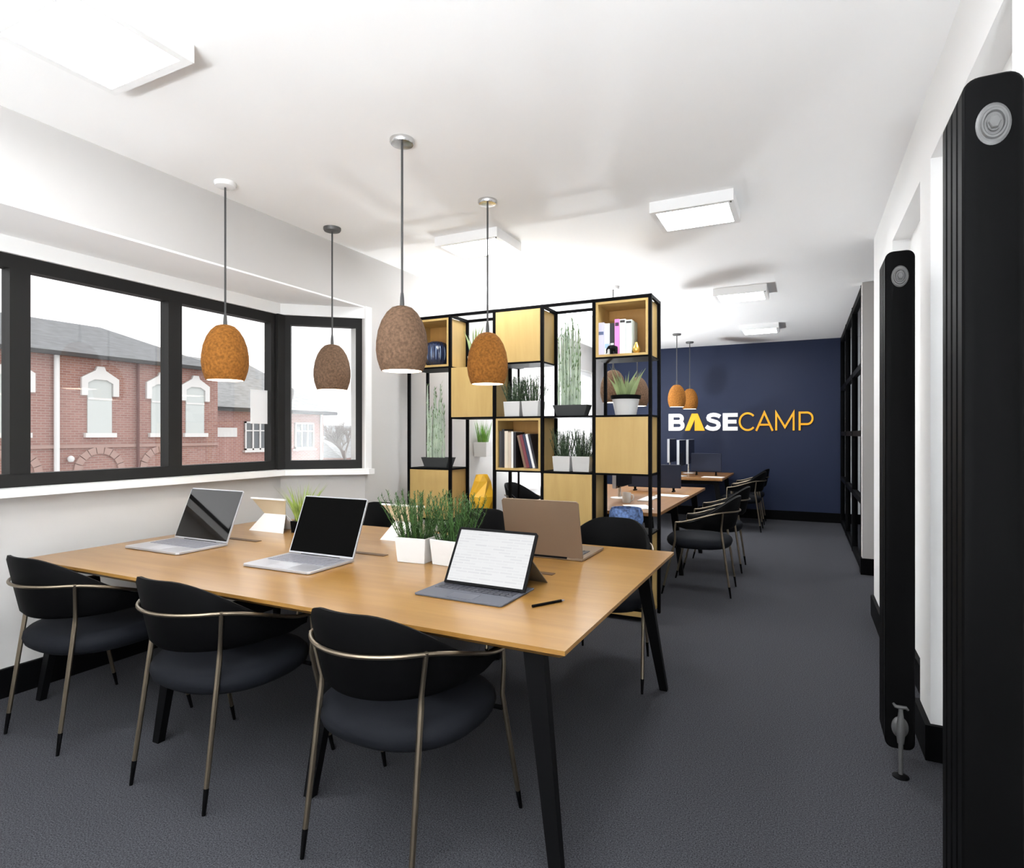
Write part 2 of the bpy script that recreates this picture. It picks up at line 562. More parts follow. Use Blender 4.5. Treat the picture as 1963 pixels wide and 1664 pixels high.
def window(name, loc, rz, xs, z0, z1, bar=0.075, mull=0.095, dep=0.075, fm=None):
    frame_m = fm or MATS['anthracite_frame']
    """local x along the wall, y outwards; xs = pane divisions"""
    w = struct_empty(name, loc, rz)
    L = xs[-1]
    obj('window_frame', MB().box(0, L, 0.0, dep, 0, bar).box(0, L, 0, dep, z1 - z0 - bar, z1 - z0)
        .box(0, bar, 0, dep, bar, z1 - z0 - bar).box(L - bar, L, 0, dep, bar, z1 - z0 - bar), frame_m, w, smooth=False)
    for x in xs[1:-1]:
        obj('mullion', MB().box(x - mull / 2, x + mull / 2, -0.006, dep + 0.005, bar, z1 - z0 - bar), frame_m, w, smooth=False)
    for a, b in zip(xs[:-1], xs[1:]):
        a_ = a + (bar if a == 0 else mull / 2) - 0.004
        b_ = b - (bar if b == L else mull / 2) + 0.004
        obj('pane', MB().box(a_, b_, dep * 0.45, dep * 0.45 + 0.008, bar - 0.004, z1 - z0 - bar + 0.004), pane_m, w, smooth=False)
    return w
# straight part: local x -> +Y, local y -> -X
p4 = (BAY1 - BAY0) / 4
window('window_1', (XB - 0.02, BAY0, WZ0), R(90), [0, p4, 2 * p4, 3 * p4, 4 * p4], WZ0, WZ1)
dv = Vector((XL - XB, SP1 - BAY1)); aspl = math.atan2(dv.y, dv.x)
nrm = Vector((-dv.y, dv.x)).normalized() * 0.02
window('window_2', (XB + nrm.x, BAY1 + nrm.y, WZ0), aspl, [0, dv.length], WZ0, WZ1)
dv2 = Vector((XB - XL, BAY0 - SP0)); aspl2 = math.atan2(dv2.y, dv2.x)
nrm2 = Vector((-dv2.y, dv2.x)).normalized() * 0.02
window('window_3', (XL + nrm2.x, SP0 + nrm2.y, WZ0), aspl2, [0, dv2.length], WZ0, WZ1)
window('window_4', (XL - 0.05, W4[0], SZ), R(90), [0, 1.1, 2.2], SZ, BZ, fm=sill_m)
window('fill_window_5', (BW[1], YN - 0.03, 0.12), R(180), [0, 0.9125, 1.825, 2.7375, 3.65], 0.12, 2.75)  # behind the viewpoint, enlarged to let in extra fill daylight
# corner posts of the bay
for q, (yy, nm) in enumerate(((BAY1, 'trim_4'), (BAY0, 'trim_5'))):
    struct(nm, MB().box(XB - 0.095, XB + 0.012, yy - 0.035, yy + 0.055, WZ0, WZ1), frame_m)

# glazed partition
gp = struct_empty('window_6', (0.545, 6.88, 0))
PL = YF - 6.88 - 0.005
for z in (0.03, 0.70, 1.385, 2.07, 2.82):
    obj('rail', MB().box(-0.025, 0.025, 0, PL, z - 0.03, z + 0.03 if z < 2.8 else ZC - 0.002), blk, gp, smooth=False)
ys = [0.0, 1.2, 2.4, PL]
for y in ys:
    obj('post', MB().box(-0.03, 0.03, max(0, y - 0.03), min(PL, y + 0.03), 0.0, ZC - 0.002), blk, gp, smooth=False)
for y0, y1 in zip(ys[:-1], ys[1:]):
    for z0, z1 in ((0.06, 0.67), (0.73, 1.355), (1.415, 2.04), (2.10, 2.79)):
        obj('pane', MB().box(-0.004, 0.004, y0 + 0.025, y1 - 0.025, z0 - 0.005, z1 + 0.005), pane_dark, gp, smooth=False)

# ------------------------------------------------------------------ ceiling panels
def led_panel(cx, cy, w, d, label):
    t_ = thing('ceiling_light', label, 'ceiling light', (cx, cy, ZC), 0, 'square led panels on the ceiling')
    fr = MB()
    b = 0.035
    fr.box(-w / 2 - b, w / 2 + b, -d / 2 - b, -d / 2, -0.07, 0).box(-w / 2 - b, w / 2 + b, d / 2, d / 2 + b, -0.07, 0)
    fr.box(-w / 2 - b, -w / 2, -d / 2, d / 2, -0.07, 0).box(w / 2, w / 2 + b, -d / 2, d / 2, -0.07, 0)
    obj('frame', fr, fix_white, t_, smooth=False)
    obj('diffuser', MB().box(-w / 2, w / 2, -d / 2, d / 2, -0.062, -0.05), panel_m, t_, smooth=False)
    obj('fixing_screw', MB().lathe([(0.006, 0), (0.006, -0.006)], 10, (w / 2 + b / 2, -d / 2 - b / 2, -0.07)), steel, t_)
    return t_
led_panel(-2.345, 1.285, 0.43, 0.38, 'large lit square ceiling panel above the table, nearest its bay window corner')
led_panel(-2.24, 3.99, 0.46, 0.34, 'lit square ceiling panel between pendant lamps and shelving')
led_panel(-0.635, 4.04, 0.44, 0.36, 'lit square ceiling panel over the aisle beside the shelving end')
led_panel(-0.58, 6.62, 0.44, 0.38, 'lit ceiling panel over the aisle beside the first desk')
led_panel(-0.54, 8.92, 0.42, 0.40, 'lit ceiling panel over the aisle closest to the navy wall')
led_panel(-0.6, 1.285, 0.44, 0.38, 'lit ceiling panel over the aisle between the black radiators')
led_panel(-2.3, 6.62, 0.44, 0.38, 'lit ceiling panel over the first desk behind the shelving')
led_panel(-2.3, 8.92, 0.44, 0.38, 'lit ceiling panel over the desk by the navy wall')
led_panel(1.8, 8.2, 0.44, 0.38, 'lit ceiling panel in the room behind the glazed partition')

# ------------------------------------------------------------------ unseen floor uplighters, added to brighten the ceiling
up_m = emit_mat('fill_diffuser', (0.93, 0.97, 1.0), FILL_UPLIGHT_POWER)
def uplighter(label, x, y, h, rr=0.19, power=1.0):
    t_ = thing('fill_uplighter', label, 'added fill lamp', (x, y, 0))
    obj('base', MB().lathe([(0, 0), (.13, 0), (.13, .012), (.03, .022), (0, .022)], 28), blk, t_)
    obj('pole', MB().tube([(0, 0, .02), (0, 0, h - .10)], .011, 10), blk, t_)
    obj('bowl', MB().lathe([(0, h - .11), (.05, h - .10), (rr * .75, h - .05), (rr, h), (rr - .006, h), (rr * .75 - .006, h - .04), (.05, h - .085), (0, h - .09)], 32), blk, t_)
    m_ = up_m if power == 1.0 else emit_mat('fill_diffuser', (0.93, 0.97, 1.0), FILL_UPLIGHT_POWER * power)
    obj('diffuser', MB().lathe([(0, h - .022), (rr - .02, h - .022), (rr - .02, h - .016), (0, h - .016)], 32), m_, t_)
    return t_
uplighter('added black fill uplighter in the space behind the bay', -1.7, -2.2, 0.7, 0.22, 0.45)
uplighter('added black fill uplighter by the glazed back wall', -0.6, -2.3, 0.7, 0.22, 0.86)
uplighter('added black fill uplighter by the first wall pier', 0.15, -1.9, 0.7, 0.22, 0.86)
uplighter('added black fill uplighter hidden behind the shelving beside the desk', -2.5, 5.25, 2.12, 0.15, 0.26)
uplighter('added black fill uplighter by the far window, low behind the shelving', -2.85, 7.6, 0.62, 0.2, 0.85)

# ------------------------------------------------------------------ chairs
def smoothstep(a, b, x):
    q = max(0, min(1, (x - a) / (b - a)))
    return q * q * (3 - 2 * q)
def chair_path(u):
    """u in [-1,1] along the wrap-around back, returns plan point and outward normal"""
    A, B, ARM = 0.272, 0.295, 0.17
    arc = 0.5 * math.pi * (A + B) / 2
    L = arc + ARM
    s = abs(u) * L
    sg = 1 if u >= 0 else -1
    if s <= arc:
        ph = s / arc * math.pi / 2
        p = Vector((A * math.sin(ph) * sg, -B * math.cos(ph)))
        n = Vector((math.sin(ph) * sg / A, -math.cos(ph) / B)).normalized()
    else:
        e = s - arc
        p = Vector((sg * (A + 0.015 * e / ARM), e))
        n = Vector((sg, 0))
    return p, n
def make_chair():
    t_ = thing('tub_chair', 'black leather tub chair', 'chair', (0, 0, 0))
    rings, N = [], 44
    for i in range(N + 1):
        u = -1 + 2 * i / N
        p, n = chair_path(u)
        au = abs(u)
        top = 0.842 - 0.215 * smoothstep(0.11, 0.88, au)
        bot = 0.565 - 0.005 * au + 0.02 * smoothstep(0.85, 1.0, au)
        th = 0.030 * (1 - 0.35 * smoothstep(0.8, 1, au))
        ring = []
        prof = [(0.0, 0.0), (0.5, 0.08), (0.5, 0.5), (0.45, 0.93), (0.2, 1.0), (-0.2, 1.0), (-0.45, 0.93), (-0.5, 0.5), (-0.5, 0.08)]
        for o_, q in prof:
            z = bot + (top - bot) * q
            lean = (z - 0.70) * 0.20
            w = p + n * (o_ * th + lean)
            ring.append((w.x, w.y, z))
        rings.append(ring)
    obj('backrest', MB().loop_solid(rings), chair_shell, t_, angle=50)
    # metal rail around the outside of the back
    path = []
    for i in range(41):
        u = -1 + 2 * i / 40
        p, n = chair_path(u)
        z = 0.718 - 0.095 * smoothstep(0.35, 1, abs(u))
        w = p + n * (0.026 + (z - 0.70) * 0.20)
        path.append((w.x, w.y, z))
    rail = obj('back_rail', MB().tube(path, 0.0075, 8), leg_metal, t_)
    ends = (path[0], path[-1])
    # seat cushion
    rings = []
    n = 40
    for k, (z, sc) in enumerate(((0.395, 0.80), (0.398, 0.90), (0.415, 0.97), (0.440, 1.0), (0.462, 0.985), (0.478, 0.93), (0.486, 0.80), (0.490, 0.45), (0.491, 0.05))):
        ring = []
        for i in range(n):
            a = 2 * math.pi * i / n
            cx, sy = math.cos(a), math.sin(a)
            e = 2 / 2.7
            x = 0.296 * math.copysign(abs(cx) ** e, cx)
            y = 0.275 * math.copysign(abs(sy) ** e, sy)
            if y < 0:
                x *= 1 - 0.16 * (y / 0.275) ** 2
            ring.append((x * sc, 0.015 + y * sc, z))
        rings.append(ring)
    obj('seat', MB().loop_solid(rings), chair_seat, t_, angle=60)
    for sg in (-1, 1):
        # rear legs: down the outside of the shell, then splayed to the floor
        u = sg * 0.40
        pt = []
        for z in (0.722, 0.64, 0.575):
            p, nn = chair_path(u)
            w = p + nn * (0.026 + (z - 0.70) * 0.20)
            pt.append((w.x * (1 - 0.25 * (0.72 - z)), w.y, z))
        foot = (sg * 0.213, -0.268, 0.0)
        q = pt[-1]
        mid = tuple(q[i] + (foot[i] - q[i]) * 0.84 for i in range(3))
        lg = obj('leg', MB().tube(pt + [(q[0], q[1] - 0.002, 0.54), mid], [0.008, 0.008, 0.009, 0.0105, 0.0095], 8), leg_metal, t_)
        obj('leg_tip', MB().tube([mid, foot], [0.0098, 0.007], 8), blk, lg)
        # front legs hang from the rail ends
        e = ends[1] if sg > 0 else ends[0]
        a = (sg * 0.292, 0.175, 0.46)
        foot = (sg * 0.312, 0.285, 0.0)
        mid = tuple(a[i] + (foot[i] - a[i]) * 0.84 for i in range(3))
        lg = obj('leg', MB().tube([e, (e[0], e[1] + 0.006, 0.56), a, mid], [0.008, 0.008, 0.0095, 0.0095], 8), blk_satin if False else leg_metal, t_)
        obj('leg_tip', MB().tube([mid, foot], [0.0095, 0.007], 8), blk, lg)
    obj('seat_bar', MB().tube([(-0.292, 0.175, 0.41), (0.292, 0.175, 0.41)], 0.009, 8), blk, t_)
    return t_
chair0 = make_chair()
GT = 'tub chairs around the big oak table'
GD = 'tub chairs at the office desks'
chairs = [
    (-1.25, 1.703, 0, 'black tub chair tucked under the laptop side of the oak table, facing the tablet computer', GT),
    (-2.16, 1.708, 0, 'black tub chair tucked under the oak table facing the middle laptop', GT),
    (-3.085, 1.70, 0, 'black tub chair under the oak table beside the bay wall, facing the glare-screened laptop', GT),
    (-1.08, 3.42, 180, 'black tub chair on the shelving side of the oak table behind the bronze laptop', GT),
    (-2.04, 3.45, 180, 'black tub chair on the shelving side of the oak table behind the rosemary pots', GT),
    (-2.98, 3.45, 180, 'black tub chair on the shelving side of the oak table nearest the bay window', GT),
    (-0.815, 5.5, 90, 'black tub chair on the aisle side of the first desk, by the shelving end', GD),
    (-0.815, 6.5, 90, 'black tub chair on the aisle side of the first desk, away from the shelving', GD),
    (-0.80, 9.22, 90, 'black tub chair at the far desk, second from the navy wall', GD),
    (-0.80, 10.0, 90, 'black tub chair at the far desk right beside the navy wall', GD),
    (-2.62, 5.9, -90, 'black tub chair on the window side of the first desk, seen through the shelving', GD),
]
for i, (x, y, a, lab, g) in enumerate(chairs):
    if i == 0:
        chair0.location = (x, y, 0); chair0.rotation_euler = (0, 0, R(a))
        chair0['label'] = lab; chair0['group'] = g
    else:
        dup(chair0, (x, y, 0), R(a), lab, g)

# ------------------------------------------------------------------ oak table
TX0, TX1, TY0, TY1, TZ = -3.60, -0.63, 1.64, 3.285, 0.74
tbl = thing('meeting_table', 'long light oak meeting table with splayed black legs', 'table', ((TX0 + TX1) / 2, (TY0 + TY1) / 2, 0))
hx, hy = (TX1 - TX0) / 2, (TY1 - TY0) / 2
top = MB()
top.hexa([(-hx + .03, -hy + .03, TZ - .034), (hx - .03, -hy + .03, TZ - .034), (hx - .03, hy - .03, TZ - .034), (-hx + .03, hy - .03, TZ - .034),
          (-hx, -hy, TZ - .014), (hx, -hy, TZ - .014), (hx, hy, TZ - .014), (-hx, hy, TZ - .014)])
top.box(-hx, hx, -hy, hy, TZ - .014, TZ)
obj('tabletop', top, oak, tbl, smooth=False)
cxm, cym = (TX0 + TX1) / 2, (TY0 + TY1) / 2
legs = [(-3.56, -3.45), (-2.60, -2.53), (-1.69, -1.60), (-0.675, -0.785)]
for fx, tx in legs:
    for fy, ty in ((1.70, 1.77), (3.24, 3.16)):
        a, b = 0.020, 0.036
        P = [(fx - a - cxm, fy - .016 - cym, 0), (fx + a - cxm, fy - .016 - cym, 0), (fx + a - cxm, fy + .016 - cym, 0), (fx - a - cxm, fy + .016 - cym, 0),
             (tx - b - cxm, ty - .02 - cym, TZ - .034), (tx + b - cxm, ty - .02 - cym, TZ - .034), (tx + b - cxm, ty + .02 - cym, TZ - .034), (tx - b - cxm, ty + .02 - cym, TZ - .034)]
        obj('leg', MB().hexa(P), blk_satin, tbl, smooth=False)
for fx, tx in legs:
    obj('cross_beam', MB().box(tx - .02 - cxm, tx + .02 - cxm, 1.77 - cym, 3.16 - cym, TZ - .09, TZ - .034), blk_satin, tbl, smooth=False)
slotm = mat('cable_slot_brown', (0.09, 0.045, 0.018), 0.6)
for x in (-3.04, -2.1, -1.15):
    obj('cable_flap', MB().box(x - .13 - cxm, x + .13 - cxm, 2.495 - cym, 2.535 - cym, TZ, TZ + .003), slotm, tbl, smooth=False)

# ------------------------------------------------------------------ laptops
def laptop(name, label, loc, rz, w, d, lid_h, tilt, body, keys, screen=None):
    t_ = thing(name, label, 'laptop', loc, rz)
    hw = w / 2
    base = obj('base', MB().prism([(-hw, 0.012), (-hw + .012, 0), (hw - .012, 0), (hw, .012), (hw, d), (-hw, d)], 0.002, 0.014), body, t_, bevel=0.002)
    kb = MB()
    nx, ny = 13, 5
    kx0, kx1, ky0, ky1 = -hw + .03, hw - .03, d * 0.42, d - .03
    for j in range(ny):
        for i in range(nx):
            x0 = kx0 + (kx1 - kx0) * i / nx; x1 = kx0 + (kx1 - kx0) * (i + 1) / nx
            y0 = ky0 + (ky1 - ky0) * j / ny; y1 = ky0 + (ky1 - ky0) * (j + 1) / ny
            kb.box(x0 + .002, x1 - .002, y0 + .002, y1 - .002, 0.014, 0.0165)
    k_ = obj('keyboard', kb, keys, base, smooth=False)
    k_['kind'] = 'stuff'
    obj('trackpad', MB().box(-.065, .065, .02, d * 0.36, 0.014, 0.0148), mat('trackpad_grey', (0.56, 0.56, 0.60), 0.3, metal=0.3), base, smooth=False)
    lid = obj('lid', MB().prism([(-hw, 0), (hw, 0), (hw, lid_h - .01), (hw - .01, lid_h), (-hw + .01, lid_h), (-hw, lid_h - .01)], -0.004, 0.004), body, t_,
              loc=(0, d - .004, 0.016), rot=(R(90 - tilt), 0, 0))
    obj('screen', MB().box(-hw + .006, hw - .006, .008, lid_h - .006, 0.004, 0.0052), screen or screen_m, lid, smooth=False)
    obj('hinge', MB().tube([(-hw * .6, d - .004, .012), (hw * .6, d - .004, .012)], 0.007, 8), blk, t_)
    return t_
laptop('laptop', 'silver laptop with grey glare across its screen, nearest the bay window', (-3.19, 2.035, TZ), R(-0.5), 0.465, 0.305, 0.31, 22, alu, key_m)
laptop('laptop', 'silver laptop with plain black screen in the middle of the oak table', (-2.225, 2.01, TZ), R(0.5), 0.43, 0.305, 0.31, 22, alu, key_m, mat('matte_black_screen', (0.002, 0.002, 0.002), 0.6, spec=0.02))
laptop('laptop', 'bronze laptop seen from behind, open toward the shelving', (-1.20, 3.185, TZ), R(180), 0.42, 0.36, 0.30, 14, alu_brown, key_dark)

# tablet computer with kickstand and fabric keyboard
tb = thing('tablet_computer', 'tablet computer showing a white document, on a grey fabric keyboard', 'tablet', (-1.195, 1.95, TZ), R(-1))
kbp = obj('keyboard_cover', MB().prism([(-.198, 0.008), (-.19, 0), (.19, 0), (.198, .008), (.198, .285), (-.198, .285)], 0.0015, 0.008), slate_m, tb, bevel=0.0015)
kk = MB()
for j in range(5):
    for i in range(13):
        x0 = -.178 + .356 * i / 13; y0 = .115 + .115 * j / 5
        kk.box(x0 + .002, x0 + .0255, y0 + .002, y0 + .021, .008, .0098)
k_ = obj('keyboard', kk, key_dark, kbp, smooth=False); k_['kind'] = 'stuff'
obj('trackpad', MB().box(-.06, .06, .015, .085, .008, .0088), mat('trackpad_slate', (0.055, 0.058, 0.08), 0.4), kbp, smooth=False)
tl = 31
body = obj('tablet_body', MB().prism([(-.19, 0), (.19, 0), (.19, .242), (.182, .25), (-.182, .25), (-.19, .242)], -.0045, .0045), blk_satin, tb,
           loc=(0.015, .185, .013), rot=(R(90 - tl), 0, 0))
obj('display', MB().box(-.178, .178, .010, .238, .0045, .0052), doc_m, body, smooth=False)
ks = Vector((0, math.sin(R(tl)), math.cos(R(tl))))
p0 = Vector((0, .193, .013)) + ks * 0.13
obj('kickstand', MB().hexa([(-.16, .415, .001), (.20, .415, .001), (.20, .42, .001), (-.16, .42, .001),
                            (-.16, p0.y, p0.z), (.20, p0.y, p0.z), (.20, p0.y + .006, p0.z), (-.16, p0.y + .006, p0.z)]),
    mat('kickstand_bronze', (0.20, 0.17, 0.13), 0.4, metal=0.6), tb, smooth=False)
pen = thing('stylus_pen', 'slim black stylus pen lying on the oak table', 'pen', (-0.86, 2.063, TZ + .0055), math.atan2(.129, .077))
obj('barrel', MB().tube([(-.072, 0, 0), (.062, 0, 0)], .0052, 10), blk, pen)
obj('tip', MB().tube([(.062, 0, 0), (.078, 0, 0)], [.005, .0012], 10), key_m, pen)

# ------------------------------------------------------------------ plants
def square_pot(parent, w0, w1, h):
    o = 0.006
    m = MB()
    def ring(w, z): return [(-w, -w, z), (w, -w, z), (w, w, z), (-w, w, z)]
    m.loop_solid([ring(w0, 0), ring(w1, h), ring(w1 - o, h), ring(w1 - o - .002, h - .02)])
    p = obj('pot', m, ceramic, parent, bevel=0.003, smooth=False)
    obj('soil', MB().box(-w1 + o + .001, w1 - o - .001, -w1 + o + .001, w1 - o - .001, h - .03, h - .012), soil, parent, smooth=False)
    return p
def rosemary_mesh(n, w, z0, hgt, seed):
    random.seed(seed)
    m = MB()
    for i in range(n):
        x, y = random.uniform(-w, w), random.uniform(-w, w)
        h = hgt * random.uniform(0.6, 1.0)
        lean = Vector((x * random.uniform(.3, 1.3) + random.uniform(-.02, .02), y * random.uniform(.3, 1.3) + random.uniform(-.02, .02), h))
        b = Vector((x, y, z0))
        m.tube([b, b + lean * 0.5, b + lean], [.0022, .0018, .001], 4)
        k = int(h / 0.0058)
        for j in range(k):
            q = (j + 1) / (k + 1)
            c = b + lean * q
            a = random.uniform(0, 6.283)
            L = 0.027 * (1 - 0.45 * q)
            d = Vector((math.cos(a) * L, math.sin(a) * L, L * random.uniform(.5, 1.1)))
            s = Vector((-math.sin(a), math.cos(a), 0)) * 0.0028
            m.add([c - s, c + s, c + d], [(0, 1, 2)])
    return mesh_of('rosemary', m, smooth=False)
def rosemary(label, loc, rz, pot_w, pot_h, hgt, n, seed, m, group):
    t_ = thing('potted_rosemary', label, 'potted plant', loc, rz, group)
    square_pot(t_, pot_w * 0.88, pot_w, pot_h)
    f_ = obj('foliage', rosemary_mesh(n, pot_w * 0.82, pot_h - .014, hgt, seed), m, t_)
    f_['kind'] = 'stuff'
    return t_
rosemary('rosemary in a white square pot on the oak table, beside the middle laptop', (-1.755, 2.505, TZ), R(4), .088, .125, .25, 60, 1, leaf_d, 'rosemary pots on the oak table')
rosemary('rosemary in a white square pot on the oak table, behind the tablet', (-1.552, 2.52, TZ), R(-6), .088, .125, .25, 60, 2, leaf_d, 'rosemary pots on the oak table')

def grass_plant(name, label, loc, potf, n, spread, hgt, w, m, seed, z0, group=None, as_leaves=False, lean=0.35):
    random.seed(seed)
    t_ = thing(name, label, 'potted plant', loc, 0, group)
    potf(t_)
    big = MB()
    for i in range(n):
        a = random.uniform(0, 6.283)
        r = random.uniform(0, spread)
        b = (math.cos(a) * r, math.sin(a) * r, z0)
        h = hgt * random.uniform(.62, 1)
        o = lean * h * random.uniform(.2, 1)
        tip = (b[0] + math.cos(a) * o * .55, b[1] + math.sin(a) * o * .55, z0 + h)
        bend = (math.cos(a) * o * .45, math.sin(a) * o * .45, -h * .06)
        if as_leaves:
            obj('leaf', MB().blade(b, tip, w * random.uniform(.8, 1.1), bend, 5), m, t_, angle=60)
        else:
            big.blade(b, tip, w, bend, 4)
    if not as_leaves:
        f_ = obj('foliage', big, m, t_)
        f_['kind'] = 'stuff'
    return t_
def black_pot(t_):
    obj('pot', MB().loop_solid([[(-.045, -.045, 0), (.045, -.045, 0), (.045, .045, 0), (-.045, .045, 0)], [(-.05, -.05, .075), (.05, -.05, .075), (.05, .05, .075), (-.05, .05, .075)]]), blk, t_, bevel=.003, smooth=False)
grass_plant('potted_grass', 'yellow-green grass in a small black pot behind the middle laptop', (-2.94, 2.88, TZ), black_pot, 70, .04, .27, .010, leaf_y, 5, .075, lean=0.62)

# hourglass shaped card stands
def card_stand(label, loc, rz):
    t_ = thing('card_stand', label, 'card stand', loc, rz, 'hourglass card stands on the oak table')
    w = .155
    def panel(name, zb, zt, yb, yt, wb, wt, m):
        obj(name, MB().hexa([(-wb, yb, zb), (wb, yb, zb), (wb, yb + .004, zb), (-wb, yb + .004, zb),
                             (-wt, yt, zt), (wt, yt, zt), (wt, yt + .004, zt), (-wt, yt + .004, zt)]), m, t_, smooth=False)
    panel('lower_panel', 0, .108, -.075, 0, w, w * .62, paper)
    panel('upper_panel', .108, .212, 0, -.055, w * .62, w, card_tan)
    panel('rear_panel', 0, .108, .075, .004, w, w * .62, paper)
    obj('top_edge', MB().box(-w, w, -.062, -.05, .208, .218), paper, t_, smooth=False)
    return t_
card_stand('white and tan hourglass card stand on the oak table beside the grass plant', (-3.16, 2.86, TZ), 0)
card_stand('white and tan hourglass card stand on the oak table behind the rosemary pots', (-2.15, 2.96, TZ), 0)

# ------------------------------------------------------------------ pendant lamps
def pendant_mesh(cork):
    pass
def make_pendant(cork, label, x, y, cup, group, up=0.0):
    t_ = thing('pendant_lamp', label, 'pendant lamp', (x, y, ZC), 0, group)
    obj('ceiling_rose', MB().lathe([(.0, -.0285), (.030, -.028), (.056, -.024), (.062, -.014), (.062, 0)], 28), cup, t_)
    obj('cord', MB().tube([(0, 0, -.025), (0, 0, -.80 + up)], .0058, 8), cord_m, t_)
    obj('ferrule', MB().lathe([(.007, -.775), (.010, -.80), (.0125, -.845), (.0125, -.852)], 14, (0, 0, up)), cord_m, t_)
    outer = [(.030, -.845), (.052, -.853), (.078, -.878), (.102, -.918), (.120, -.970), (.1285, -1.025), (.130, -1.070), (.124, -1.115), (.110, -1.160), (.1035, -1.172)]
    inner = [(.0985, -1.171), (.104, -1.160), (.117, -1.115), (.122, -1.070), (.120, -1.025), (.112, -.970), (.095, -.922), (.072, -.886), (.030, -.86)]
    sh = obj('shade', MB().lathe_open(outer + [(.0995, -1.172)], 36, (0, 0, up)), cork, t_, angle=60)
    obj('shade_lining', MB().lathe_open([(.0995, -1.172)] + inner, 36, (0, 0, up)), lampwhite, sh, angle=60)
    obj('bulb', MB().lathe([(0, -1.085), (.020, -1.079), (.032, -1.06), (.036, -1.035), (.030, -1.005), (.016, -.975), (.014, -.925), (.0, -.92)], 18, (0, 0, up)), bulb_m, t_)
    return t_
GP = 'cork pendant lamps over the oak table'
white_rose = mat('white_rose', (0.85, 0.85, 0.85), 0.25)
make_pendant(cork_o, 'orange cork pendant lamp over the oak table nearest the bay window', -3.08, 2.42, white_rose, GP)
make_pendant(cork_g, 'grey-brown cork pendant lamp over the shelving side of the oak table, near the angled window', -3.06, 3.29, steel, GP)
make_pendant(cork_g, 'grey-brown cork pendant lamp hanging above the rosemary pots', -1.825, 2.46, chrome, GP)
make_pendant(cork_o, 'orange cork pendant lamp hanging close in front of the shelving', -1.81, 3.34, chrome, GP)
GP2 = 'cork pendant lamps over the desks'
make_pendant(cork_o, 'orange cork pendant lamp by the sign, farther from the navy wall', -1.69, 9.02, steel, GP2, .085)
make_pendant(cork_o, 'orange cork pendant lamp by the sign, closer to the navy wall', -1.65, 9.90, steel, GP2, .085)
make_pendant(cork_g, 'grey-brown cork pendant lamp just behind the shelving over the first desk', -1.73, 5.86, white_rose, GP2)
make_pendant(cork_g, 'grey-brown cork pendant lamp over the far part of the first desk', -1.70, 6.72, white_rose, GP2)

# ------------------------------------------------------------------ shelving unit
SX = [-3.135, -2.708, -2.281, -1.854, -1.427, -1.0]
SYF, SYB = 4.33, 4.62
SROW = [2.39, 1.953, 1.516, 1.079, 0.642, 0.03]
sh = thing('shelving_unit', 'tall black steel shelving divider with light wooden boxes', 'shelving', ((SX[0] + SX[-1]) / 2, (SYF + SYB) / 2, 0))
ox, oy = sh.location.x, sh.location.y
def sbox(name, x0, x1, y0, y1, z0, z1, m, parent=None, bevel=0):
    return obj(name, MB().box(x0 - ox, x1 - ox, y0 - oy, y1 - oy, z0, z1), m, parent or sh, smooth=False, bevel=bevel)
PT = 0.0115
for x in SX:
    for y in (SYF, SYB):
        sbox('post', x - PT, x + PT, y - PT, y + PT, 0, SROW[0] + PT, blk)
for y in (SYF, SYB):
    sbox('rail', SX[0], SX[-1], y - PT * .8, y + PT * .8, SROW[0] - PT, SROW[0] + PT, blk)
for x in SX:
    sbox('rail', x - PT * .8, x + PT * .8, SYF, SYB, SROW[0] - PT, SROW[0] + PT, blk)
def cell(c, r):
    return SX[c - 1] + PT, SX[c] - PT, SROW[r], SROW[r - 1]
def shelf_board(c, r):
    x0, x1, z0, z1 = cell(c, r)
    sbox('shelf_board', SX[c - 1], SX[c], SYF - PT * .7, SYB + PT * .7, z0 - .008, z0 + .006, blk)
def wood_box(c, r, open_front, z0=None):
    x0, x1, za, z1 = cell(c, r)
    z0 = (za if z0 is None else z0) + .007
    z1 = z1 - (.014 if r == 1 else .009)
    x0 += .003; x1 -= .003
    y0, y1 = SYF - .006, SYB + .006
    th = .018
    b = sbox('wooden_box', x0, x1, y0, y1, z0, z0 + th, ply)
    for nm, args in (('top_panel', (x0, x1, y0, y1, z1 - th, z1)), ('side_panel', (x0, x0 + th, y0, y1, z0 + th, z1 - th)), ('side_panel', (x1 - th, x1, y0, y1, z0 + th, z1 - th)),
                     ('back_panel', (x0 + th, x1 - th, y1 - .012, y1, z0 + th, z1 - th))):
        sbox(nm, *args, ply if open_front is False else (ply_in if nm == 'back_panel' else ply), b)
    if not open_front:
        sbox('front_panel', x0 + .001, x1 - .001, y0 - .004, y0 + .012, z0 + .001, z1 - .001, ply, b)
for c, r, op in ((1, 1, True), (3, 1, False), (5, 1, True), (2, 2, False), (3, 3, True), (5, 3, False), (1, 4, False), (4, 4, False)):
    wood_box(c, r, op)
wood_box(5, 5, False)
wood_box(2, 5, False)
for c, r in ((1, 1), (3, 1), (5, 1), (2, 2), (3, 2), (4, 2), (5, 2), (3, 3), (4, 3), (5, 3), (1, 3), (2, 4), (4, 4), (5, 4), (1, 4)):
    shelf_board(c, r)
def cz(r):
    return SROW[r] + .006
ymid = (SYF + SYB) / 2

